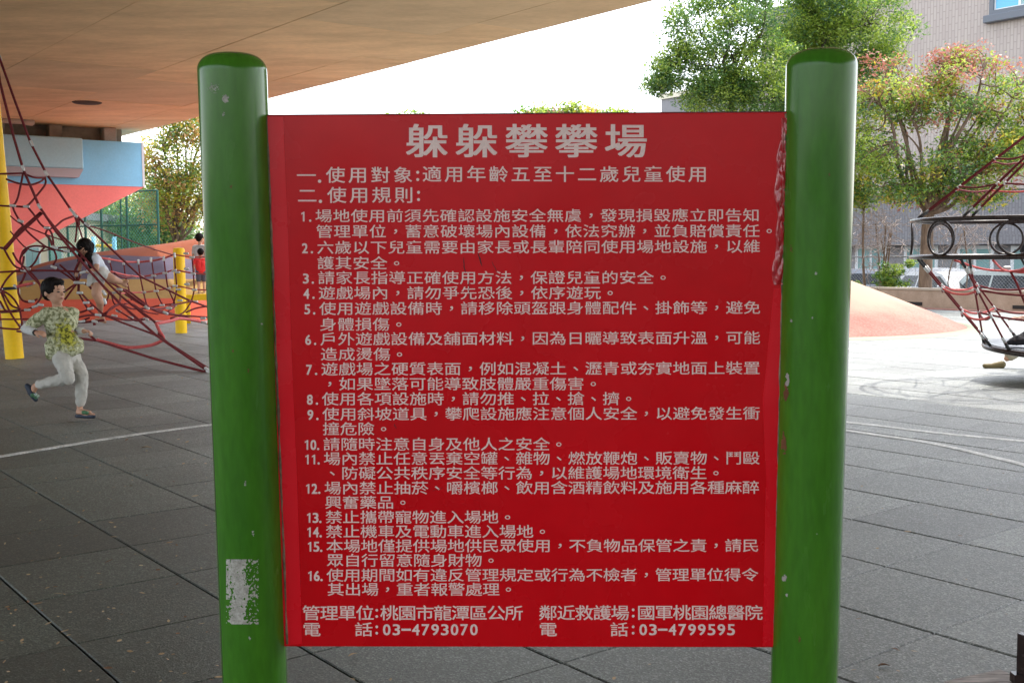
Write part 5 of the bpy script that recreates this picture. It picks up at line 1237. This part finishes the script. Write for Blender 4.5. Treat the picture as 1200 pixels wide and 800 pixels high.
# =================================================================== WOODEN BENCH (bottom right corner)
def bench():
    zt = 0.44; c0 = gp(1105, 797, zt); c1 = gp(1172, 783, zt); c2 = gp(1206, 797, zt)
    d1 = (c1-c0).normalized(); d2 = (c2-c1); d2 = (d2-d1*d2.dot(d1)).normalized(); Ln = 1.1; Wd = (c1-c0).length
    e = empty('bench', (c0+c1).xy.to_3d()/2, 'weathered wooden bench end with a dark steel upright in the bottom right corner', 'bench', )
    for k in range(4):
        w0 = 0.09; 
        b = MB(); c = c1+d2*(0.045+0.5)*0
        # planks run along d2, side by side along d1
    n = 3; wp = (Wd-0.008*(n-1))/n if Wd > 0.2 else Wd
    if Wd <= 0.2: n = 1
    m0 = 4
    for k in range(m0):
        b = MB(); st0 = c1-d1*(Wd)+(-d1)*0*k
        cx = c1-d1*(Wd/2+k*(Wd+0.012))+d2*(Ln/2)
        b.box(Vector((cx.x, cx.y, zt-0.02)), d2*(Ln/2), d1*(Wd/2), (0, 0, 0.02), bev=0.003); pl = b.build('plank', 'wood', e)
        f = MB(); q = c1-d1*(Wd*0.45+k*(Wd+0.012))+d2*0.09; f.lathe(Vector((q.x, q.y, zt)), (0, 0, 1), [(0.009, 0), (0.009, 0.002), (0.006, 0.004)], 12); f.build('bolt', 'clip_metal', pl, sm=True)
    for t in (0.12, 0.9):
        q0 = c1+d2*Ln*t+d1*0.0; q1 = q0-d1*(m0*(Wd+0.012)); 
        b = MB(); b.box(Vector(((q0.x+q1.x)/2, (q0.y+q1.y)/2, zt-0.065)), (q1-q0)/2, d2*0.02, (0, 0, 0.022)); b.build('support_bar', 'dark_steel', e)
        for q in (q0-d1*0.03, q1+d1*0.03):
            b = MB(); b.box(Vector((q.x, q.y, (zt-0.087)/2)), d1*0.02, d2*0.02, (0, 0, (zt-0.087)/2)); b.build('leg', 'dark_steel', e)
    up_b = gp(1201, 800, zt); b = MB(); q = up_b
    b.box(Vector((q.x, q.y, 0.273)), d1*0.012, d2*0.012, (0, 0, 0.273)); b.build('upright', 'dark_steel', e)
    b = MB(); q2 = at(1193, 787, q.y); b.box(Vector((q2.x, q2.y, zt+0.012)), (0.012, 0, 0), (0, 0.012, 0), (0, 0, 0.010)); b.build('bracket', 'dark_steel', e)
bench()

# =================================================================== CARS
def car(p, ang, paint, label, Ln=4.3, Wd=1.75, Hh=1.48, hood=0.28, group='cars parked behind the chain link fence'):
    e = empty('parked_car', p, label, 'car', group); c, s = math.cos(ang), math.sin(ang)
    def W(x, y, z): return Vector((p[0]+x*c-y*s, p[1]+x*s+y*c, p[2]+z))
    L2 = Ln/2
    belt = [(-L2, 0.35), (-L2, 0.75), (-L2+0.12, 0.92), (-L2+0.9, 0.95), (L2-1.25, 0.95), (L2-0.35, 0.84), (L2, 0.66), (L2, 0.32), (L2-0.1, 0.22), (-L2+0.1, 0.22)]
    V = []; Fc = []
    secs = [(-Wd/2, 0.94), (-Wd/2+0.05, 1.0), (Wd/2-0.05, 1.0), (Wd/2, 0.94)]
    k = len(belt)
    for y, sc in secs:
        for x, z in belt: V.append(W(x*(0.985 if sc < 1 else 1), y, 0.55+(z-0.55)*sc))
    for i in range(3):
        for j in range(k): j2 = (j+1) % k; Fc.append((i*k+j, i*k+j2, (i+1)*k+j2, (i+1)*k+j))
    Fc.append(tuple(range(k))); Fc.append(tuple(reversed(range(3*k, 4*k))))
    link('body', mesh('body', V, Fc, paint, sm=True, ang=0.5), e)
    cab = [(-L2+0.35, 0.945), (-L2+0.75, Hh-0.06), (-L2+1.2, Hh), (L2-2.05, Hh), (L2-1.65, Hh-0.07), (L2-0.95, 0.945)]
    k = len(cab); V = []; Fc = []
    for sgn in (-1, 1):
        for x, z in cab: t = (z-0.94)/(Hh-0.94); V.append(W(x, sgn*(Wd/2-0.06-0.17*t), z))
    for j in range(k-1): Fc.append((j, j+1, k+j+1, k+j))
    Fc.append(tuple(reversed(range(k)))); Fc.append(tuple(range(k, 2*k)))
    link('cabin', mesh('cabin', V, Fc, paint, sm=True, ang=0.5), e)
    def side(xa, xb, xc, xd, z0, z1, sgn):
        def P(x, z): t = (z-0.94)/(Hh-0.94); return W(x, sgn*(Wd/2-0.06-0.17*t+0.006), z)
        v = [P(xa, z0), P(xb, z0), P(xc, z1), P(xd, z1)]; link('window', mesh('window', v, [(0, 1, 2, 3)], 'glass_dark'), e)
    for sgn in (-1, 1):
        side(-L2+0.62, -L2+1.55, -L2+1.55, -L2+0.92, 0.99, Hh-0.12, sgn); side(-L2+1.62, L2-1.15, L2-1.72, -L2+1.62, 0.99, Hh-0.12, sgn)
    def scr(x0, z0, x1, z1, off): 
        y0 = Wd/2-0.16; y1 = Wd/2-0.30; v = [W(x0+off, -y0, z0), W(x0+off, y0, z0), W(x1+off, y1, z1), W(x1+off, -y1, z1)]; link('windscreen', mesh('windscreen', v, [(0, 1, 2, 3)], 'glass_dark'), e)
    scr(L2-1.0, 0.975, L2-1.6, Hh-0.10, 0.012); scr(-L2+0.36, 0.975, -L2+0.70, Hh-0.12, -0.012)
    for x in (-L2+0.8, L2-0.8):
        for y in (-Wd/2+0.09, Wd/2-0.09):
            b = MB(); a_ = W(x, y-0.1, 0.31); ax_ = W(x, y+0.1, 0.31)-a_; b.lathe(a_, ax_, [(0.22, 0), (0.30, 0.01), (0.315, 0.04), (0.315, 0.16), (0.30, 0.19), (0.22, 0.2)], 28); wh = b.build('wheel', 'tyre', e, sm=True, ang=0.6)
            b = MB(); b.lathe(a_-ax_.normalized()*0.004, ax_, [(0.20, 0), (0.20, 0.208)], 20); b.build('rim', 'rim', wh)
    for y in (-Wd/2+0.28, Wd/2-0.28):
        b = MB(); b.box(W(L2-0.10, y, 0.70), (W(0.13, 0, 0)-W(0, 0, 0)), (W(0, 0.17, 0)-W(0, 0, 0)), (0, 0, 0.06), bev=0.02); b.build('headlight', 'lamp', e)
        b = MB(); b.box(W(-L2+0.03, y, 0.80), (W(0.04, 0, 0)-W(0, 0, 0)), (W(0, 0.15, 0)-W(0, 0, 0)), (0, 0, 0.09), bev=0.01); b.build('tail_light', 'tail', e)
        b = MB(); b.box(W(L2-1.3, (Wd/2+0.06)*(1 if y > 0 else -1), 1.0), (W(0.06, 0, 0)-W(0, 0, 0)), (W(0, 0.09, 0)-W(0, 0, 0)), (0, 0, 0.06), bev=0.02); b.build('mirror', paint, e)
SZ = -0.65
def carpos(x, n):
    r = ray(x, 320); q = CAM+r*((n-CAM.dot(N1))/r.dot(N1)); return (q.x, q.y, SZ)
dang = math.atan2(-D1.y, -D1.x)
car(carpos(1022, 29.2), dang+0.15, 'car_silver', 'silver car with dark glass parked nearest the right green post, behind the fence', Hh=1.42)
car(carpos(1072, 31.5), dang+PI, 'car_white', 'white car parked partly behind the leafy shrub and the tree trunk', Hh=1.42)
car(carpos(1118, 28.0), dang-0.45, 'car_white', 'white car with a bluish windscreen parked right of the tree trunk', Hh=1.40)
car(carpos(1166, 30.2), dang+0.1, 'car_white', 'white car with a dark side window behind the fence post under the carousel', Hh=1.40)
car(carpos(1208, 27.6), dang-0.25, 'car_green', 'pale grey green car cut by the right edge of the picture', Hh=1.45)

# =================================================================== PLANTS
def leaves(cent, rad, per, size, mats_w, name, parent, flat=0.5, top=None, seed=1):
    """cent: N x 3 cluster centres; mats_w: list of (material, weight); top: (material, z) clusters above z"""
    R = np.random.default_rng(seed); cent = np.asarray(cent); N = len(cent); M = N*per
    ci = np.repeat(np.arange(N), per)
    off = R.normal(size=(M, 3)); off *= (R.random(M)**0.45)[:, None]*rad/np.linalg.norm(off, axis=1)[:, None]; off[:, 2] *= 0.62
    c = cent[ci]+off; c[:, 2] -= 0.10*rad*(np.hypot(off[:, 0], off[:, 1])/rad)**2
    n = R.normal(size=(M, 3)); n[:, 2] = np.abs(n[:, 2])+flat; n /= np.linalg.norm(n, axis=1)[:, None]
    a = R.normal(size=(M, 3)); u = np.cross(n, a); u /= np.linalg.norm(u, axis=1)[:, None]; v = np.cross(n, u)
    sz = size*R.uniform(0.6, 1.3, M)[:, None]
    V = np.empty((M, 4, 3)); V[:, 0] = c-u*sz; V[:, 1] = c+v*sz*0.42+n*sz*0.08; V[:, 2] = c+u*sz; V[:, 3] = c-v*sz*0.42+n*sz*0.08
    names = [q for q, _ in mats_w]; wt = np.array([x for _, x in mats_w]); wt = wt/wt.sum()
    cm = R.choice(len(names), size=N, p=wt); mi = cm[ci]; sw = R.random(M) < 0.25; mi[sw] = R.choice(len(names), size=sw.sum(), p=wt)
    if top:
        names.append(top[0]); tm = cent[:, 2]+R.normal(size=N)*0.35 > top[1]; mi = np.where(tm[ci] & (R.random(M) < 0.8), len(names)-1, mi)
    me = bpy.data.meshes.new(name); me.vertices.add(M*4); me.vertices.foreach_set('co', V.ravel())
    me.loops.add(M*4); me.loops.foreach_set('vertex_index', np.arange(M*4)); me.polygons.add(M); me.polygons.foreach_set('loop_start', np.arange(M)*4)
    try: me.polygons.foreach_set('loop_total', np.full(M, 4))
    except Exception: pass
    for q in names: me.materials.append(MT[q])
    me.polygons.foreach_set('material_index', mi.astype(np.int32)); me.update(); me.validate()
    return link(name, me, parent)
def tree(base, fork, blobs, ncl, per, size, mats_w, label, r0=0.2, barkm='bark', top=None, seed=1, rad=0.5, lean=None, name='tree', group=None, trunk_top=None, cat='tree', limb=1.0):
    """base point; fork height; blobs: list of (centre, rx, ry, rz, weight) crown ellipsoids in world space"""
    R = random.Random(seed); base = Vector(base); e = empty(name, base, label, cat, group)
    fk = Vector(trunk_top) if trunk_top else base+Vector((0, 0, fork))
    b = MB(); mid = base.lerp(fk, 0.5)+Vector((R.uniform(-0.1, 0.1), R.uniform(-0.1, 0.1), 0))
    P = spline([base, mid, fk], 6); rr = [r0*(1.25-0.25*min(1, i/3))*(1-0.25*i/len(P)) for i in range(len(P))]
    b.tube(P, rr, 12); b.build('trunk', barkm, e, sm=True)
    W_ = [q[4] for q in blobs]; cl = []
    while len(cl) < ncl:
        q = R.choices(blobs, W_)[0]; d = Vector((R.gauss(0, 1), R.gauss(0, 1), R.gauss(0, 1))).normalized()*(R.random()**0.38)
        p = Vector(q[0])+Vector((d.x*q[1], d.y*q[2], d.z*q[3]))
        if noise.noise(p*0.9+Vector((seed*3.1, 0, 0))) < -0.22: continue
        cl.append(p)
    # limbs: a few main ones, then forks to clusters
    br = MB(); mains = []
    for q in blobs:
        for k in range(max(1, int(round(q[4]*3)))):
            tgt = Vector(q[0])+Vector((R.uniform(-0.5, 0.5)*q[1], R.uniform(-0.5, 0.5)*q[2], R.uniform(-0.3, 0.5)*q[3]))
            m1 = fk.lerp(tgt, 0.35)+Vector((R.uniform(-0.2, 0.2), R.uniform(-0.2, 0.2), R.uniform(-0.25, 0.15)))
            m2 = fk.lerp(tgt, 0.7)+Vector((R.uniform(-0.25, 0.25), R.uniform(-0.25, 0.25), R.uniform(-0.1, 0.2)))
            P = spline([fk-Vector((0, 0, 0.1)), m1, m2, tgt], 5); r1 = r0*R.uniform(0.34, 0.52)*limb
            br.tube(P, [r1*(1-0.78*i/(len(P)-1)) for i in range(len(P))], 8); mains.append(P)
    for c in cl[:int(ncl*0.75)]:
        P = min(mains, key=lambda P: min((c-x).length for x in P[3:])); s0 = min(P[3:], key=lambda x: (c-x).length+0.3*R.random())
        if (c-s0).length > 3.5*rad+2.2: continue
        md = s0.lerp(c, 0.5)+Vector((R.uniform(-0.15, 0.15), R.uniform(-0.15, 0.15), R.uniform(-0.1, 0.15)))
        br.tube(spline([s0, md, c], 3), [r0*0.13, r0*0.12, r0*0.11, r0*0.09, r0*0.07, r0*0.06, r0*0.04], 5)
    br.build('branches', barkm, e, sm=True)
    leaves([tuple(c) for c in cl], rad, per, size, mats_w, 'crown', e, top=top, seed=seed); return e
def bl(x, y, Y, rx, rz, w_=1.0, ry=None): return (at(x, y, Y), rx, ry or rx, rz, w_)
GREEN = [('leaf_green', 5), ('leaf_deep', 1.2), ('leaf_lime', 3.5)]
# big green tree behind the right post
YT = 28.5; tb_ = at(868, 330, YT); tb_.z = SZ
tree(tb_, 3, [bl(840, 28, YT, 1.5, 0.85, 1.3), bl(795, 75, YT-0.3, 0.6, 0.6, 0.5), bl(880, 70, YT, 1.1, 0.8, 1.0), bl(830, 108, YT, 1.1, 0.6, 0.8), bl(885, -45, YT, 2.0, 1.3, 0.9), bl(905, 118, YT, 1.1, 0.7, 0.7), bl(783, 100, YT, 0.45, 0.25, 0.15)], 330, 150, 0.046, GREEN,
     'tall green leafy tree showing above the notice board left of the right post', 0.075, 'bark_dark', None, 3, 0.42, trunk_top=at(856, 88, YT))
tb_ = at(928, 330, YT+3); tb_.z = SZ
tree(tb_, 3, [bl(1000, 28, YT+3, 1.7, 1.1, 1.5), bl(950, 20, YT+3, 1.3, 1.0, 0.9), bl(1030, 90, YT+3, 1.0, 0.9, 0.8), bl(940, 100, YT+3, 1.0, 0.9, 0.5), bl(980, -30, YT+3, 1.9, 1.0, 0.8)], 330, 150, 0.050, [('leaf_green', 3), ('leaf_lime', 4), ('leaf_deep', 1.0)],
     'bright green leafy tree rising directly behind the top of the right post', 0.08, 'bark_dark', None, 5, 0.46, trunk_top=at(929, 72, YT+3))
# golden rain tree with pinkish seed pods
YA = 26.7; ta = at(1084, 338, YA); ta.z = SZ
zpod = at(1100, 84, YA).z
tree(ta, 2.2, [bl(1035, 110, YA, 1.0, 0.95, 1.0), bl(1115, 110, YA, 1.1, 1.0, 1.2), bl(1185, 115, YA, 1.0, 0.95, 0.9), bl(1030, 175, YA, 0.85, 0.8, 0.8), bl(1075, 150, YA, 0.9, 0.7, 0.7), bl(1120, 75, YA, 0.7, 0.5, 0.35), bl(1150, 160, YA, 0.9, 0.8, 0.7), bl(1105, 180, YA-0.2, 1.2, 0.9, 0.9), bl(1180, 190, YA, 0.9, 0.8, 0.8), bl(1240, 150, YA, 1.1, 1.2, 0.6), bl(1060, 222, YA-0.3, 0.7, 0.3, 0.35), bl(1140, 226, YA-0.2, 0.8, 0.3, 0.4)], 360, 90, 0.050,
     [('leaf_green', 3.0), ('leaf_deep', 0.6), ('leaf_lime', 5.5), ('leaf_yellow', 0.9), ('leaf_pod', 0.75), ('leaf_orange', 0.3)], 'golden rain tree with thick forked trunk and pinkish brown seed pods at upper right', 0.17, 'bark', ('leaf_pod', zpod), 11, 0.42, trunk_top=at(1088, 246, YA), limb=0.85)
tb_ = at(1020, 335, YA+1.2); tb_.z = SZ
tree(tb_, 2.2, [bl(1020, 175, YA+1.2, 0.75, 0.8, 1.0), bl(1008, 225, YA+1.2, 0.5, 0.35, 0.7), bl(1000, 120, YA+1.2, 0.6, 0.6, 0.5)], 90, 90, 0.046,
     [('leaf_green', 3), ('leaf_lime', 4), ('leaf_yellow', 1), ('leaf_orange', 0.5)], 'slender yellow green tree directly right of the right post', 0.035, 'bark', None, 21, 0.38, trunk_top=at(1012, 240, YA+1.2))
# trees at left seen under the bridge
YL = 44
t_ = at(221, 300, YL); t_.z = 0
tree(t_, 1.5, [bl(195, 190, YL, 1.5, 1.7, 1.0), bl(225, 160, YL, 1.6, 1.3, 1.0), bl(230, 225, YL, 1.6, 1.2, 1.0), bl(200, 245, YL, 1.1, 1.0, 0.7), bl(255, 190, YL, 1.6, 2.2, 0.8)], 190, 95, 0.080,
     [('leaf_lime', 3), ('leaf_yellow', 2.4), ('leaf_orange', 2.4), ('leaf_green', 2)], 'yellow and orange autumn tree with dark forked limbs between fence and left post', 0.17, 'bark', None, 31, 0.75, trunk_top=at(206, 284, YL))
for i, (x, y, Y, rx, rz, mts, lb_) in enumerate([
    (100, 262, 52, 3.0, 2.4, [('leaf_green', 4), ('leaf_lime', 2)], 'broad green tree behind the left part of the green court fence'),
    (150, 265, 54, 2.8, 2.6, [('leaf_green', 3), ('leaf_lime', 3), ('leaf_yellow', 0.5)], 'light green tree behind the middle of the green court fence'),
    (182, 255, 50, 2.0, 2.2, [('leaf_green', 4), ('leaf_deep', 2)], 'dark green tree behind the right end of the green court fence')]):
    q = at(x, 330, Y); q.z = 0; tree(q, 1.5, [bl(x, y, Y, rx, rz, 1.4), bl(x-14, y+25, Y, rx*0.8, rz*0.6, 0.7), bl(x+16, y+22, Y, rx*0.8, rz*0.6, 0.7)], 110, 110, 0.10, mts, lb_, 0.2, 'bark', None, 41+i, 0.8)
# tree tops that just clear the notice board
for i, (x, y, Y, rx, rz, n_, lb_) in enumerate([
    (655, 137, 40, 1.7, 0.5, 60, 'yellow green treetop just clearing the top of the notice board near its middle'),
    (480, 146, 42, 1.6, 0.55, 26, 'thin treetop barely showing over the notice board at left'),
    (715, 141, 43, 1.0, 0.4, 16, 'sparse twiggy treetop showing over the notice board right of its middle')]):
    q = at(x, 330, Y); q.z = 0; tree(q, at(x, y+45, Y).z, [bl(x, y, Y, rx, rz, 1.4), bl(x, y+70, Y, rx*1.3, 1.5, 1.6)], n_+60, 60, 0.085, [('leaf_lime', 3), ('leaf_green', 2), ('leaf_yellow', 1), ('leaf_pod', 0.6)], lb_, 0.14, 'bark', None, 61+i, 0.4)
# leafy shrub at the chain link fence
q = at(1048, 330, 27.4); q.z = SZ
tree(q, 0.8, [bl(1047, 312, 27.4, 0.30, 0.22, 1), bl(1038, 326, 27.4, 0.26, 0.22, 0.7), bl(1052, 334, 27.3, 0.3, 0.15, 0.5), bl(1062, 308, 27.4, 0.18, 0.12, 0.4)], 46, 42, 0.045, [('leaf_lime', 3), ('leaf_green', 3)],
     'leafy light green shrub growing through the chain link fence', 0.02, 'bark', None, 77, 0.14, name='shrub', cat='shrub')
q = at(1008, 338, 27.6); q.z = SZ
tree(q, 0.6, [bl(1010, 334, 27.6, 0.45, 0.12, 1), bl(1035, 336, 27.6, 0.35, 0.08, 0.6)], 26, 36, 0.04, [('leaf_lime', 3), ('leaf_green', 2)], 'low weeds along the top of the retaining wall by the silver car', 0.012, 'bark', None, 78, 0.12, name='shrub', cat='shrub')
# bare pale twigs hanging before the grey wall
def bare(x, y, Y, n_, sx, sz, label, seed, m_='twig_pale', ns=5):
    R = random.Random(seed); c = at(x, y, Y); base = Vector((c.x, c.y, SZ)); e = empty('bare_shrub', base, label, 'shrub'); b = MB(); s0 = MB()
    for k in range(ns): 
        t = Vector((c.x+R.uniform(-0.3, 0.3)*sx, c.y+R.uniform(-0.4, 0.4), c.z+R.uniform(-0.5, 0.3)*sz)); s0.tube(spline([base+Vector((R.uniform(-0.1, 0.1), 0, 0)), base.lerp(t, 0.5)+Vector((R.uniform(-0.3, 0.3), 0, 0)), t], 5), 0.018, 6)
    for k in range(n_):
        p = Vector((c.x+R.gauss(0, 0.45)*sx, c.y+R.uniform(-0.5, 0.5), c.z+R.gauss(0, 0.42)*sz)); d = Vector((R.gauss(0, 1), R.gauss(0, 0.5), R.gauss(0.0, 0.7))).normalized(); P = [p]
        for j in range(R.randint(4, 8)):
            d = (d+Vector((R.gauss(0, 0.45), R.gauss(0, 0.3), R.gauss(-0.05, 0.4)))).normalized(); p = p+d*R.uniform(0.08, 0.2); P.append(p)
        b.tube(P, [0.009*(1-0.6*i/len(P)) for i in range(len(P))], 4)
    s0.build('stems', 'bark', e, sm=True); b.build('twigs', m_, e, sm=True)
bare(1025, 268, 28.2, 190, 1.15, 0.9, 'tangle of bare pale twigs in front of the grey wall right of the post', 5)
bare(1125, 270, 28.4, 110, 0.9, 0.7, 'bare pale twigs before the grey wall, behind the carousel hoops', 6, ns=2)
# fallen leaves on the paving
def litter():
    V = []; Fc = []; mi = []
    for k in range(1000):
        if random.random() < 0.75: x = random.uniform(-60, 330); y = 385+random.random()**2.3*430
        else: x = random.uniform(330, 1200); y = 470+random.random()*330
        p = gp(x, y); 
        if an(p)[1] > WN-1 or (x > 330 and random.random() < 0.6): continue
        s_ = random.uniform(0.006, 0.014) if random.random() < 0.9 else 0.02; a = random.uniform(0, 2*PI); u = Vector((math.cos(a), math.sin(a), random.uniform(-0.25, 0.25))); v = Vector((-math.sin(a), math.cos(a), random.uniform(-0.4, 0.4)))
        o = len(V); c = p+Vector((0, 0, 0.008)); V += [c-u*s_, c-u*s_*0.3+v*s_*0.42, c+u*s_*0.4+v*s_*0.34, c+u*s_, c+u*s_*0.3-v*s_*0.4, c-u*s_*0.4-v*s_*0.3]; Fc.append(tuple(range(o, o+6))); mi.append(0 if random.random() < 0.8 else 1)
    tag(link('fallen_leaves', mesh('fallen_leaves', V, Fc, ['dry_leaf', 'dry_leaf_brown'], mi)), kind='stuff')
litter()
def big_leaf(x, y, s_, a, m_, label, fold=0.35):
    p = gp(x, y); b = []; Fc = []; n = 8; d = Vector((math.cos(a), math.sin(a), 0)); w_ = Vector((-math.sin(a), math.cos(a), 0))
    for i in range(n+1):
        t = i/n; wd = s_*0.36*math.sin(PI*min(1, t*0.92+0.06))**0.8*(1.1-t*0.5); z = 0.004+s_*0.12*math.sin(PI*t)
        c = p+d*s_*(t*2-1); b += [c+w_*wd+Vector((0, 0, z+wd*fold)), c+Vector((0, 0, z)), c-w_*wd+Vector((0, 0, z+wd*fold*1.3))]
    for i in range(n):
        for k in range(2): q = i*3+k; Fc.append((q, q+1, q+4, q+3))
    tag(link('fallen_leaf', mesh('fallen_leaf', b, Fc, m_, sm=True)), label, 'leaf', 'large dry leaves on the paving')
big_leaf(414, 768, 0.020, 0.8, 'dry_leaf', 'pale curled dry leaf on the paving under the lower left of the notice board')
big_leaf(413, 797, 0.013, 2.4, 'dry_leaf', 'small pale dry leaf at the bottom edge below the curled pale leaf')
big_leaf(1036, 781, 0.020, 0.1, 'dry_leaf_brown', 'dark brown curled leaf on the grey paving left of the bench', 0.7)
big_leaf(1049, 762, 0.018, -0.9, 'dry_leaf_brown', 'reddish brown leaf on the paving just above the dark curled leaf')
big_leaf(1001, 786, 0.009, 0.1, 'dry_leaf', 'small cream leaf on the paving right of the right post foot')
big_leaf(172, 525, 0.040, 0.0, 'dry_leaf', 'yellowish dry leaf lying just below the white curved line at left')
print('panels', npan)
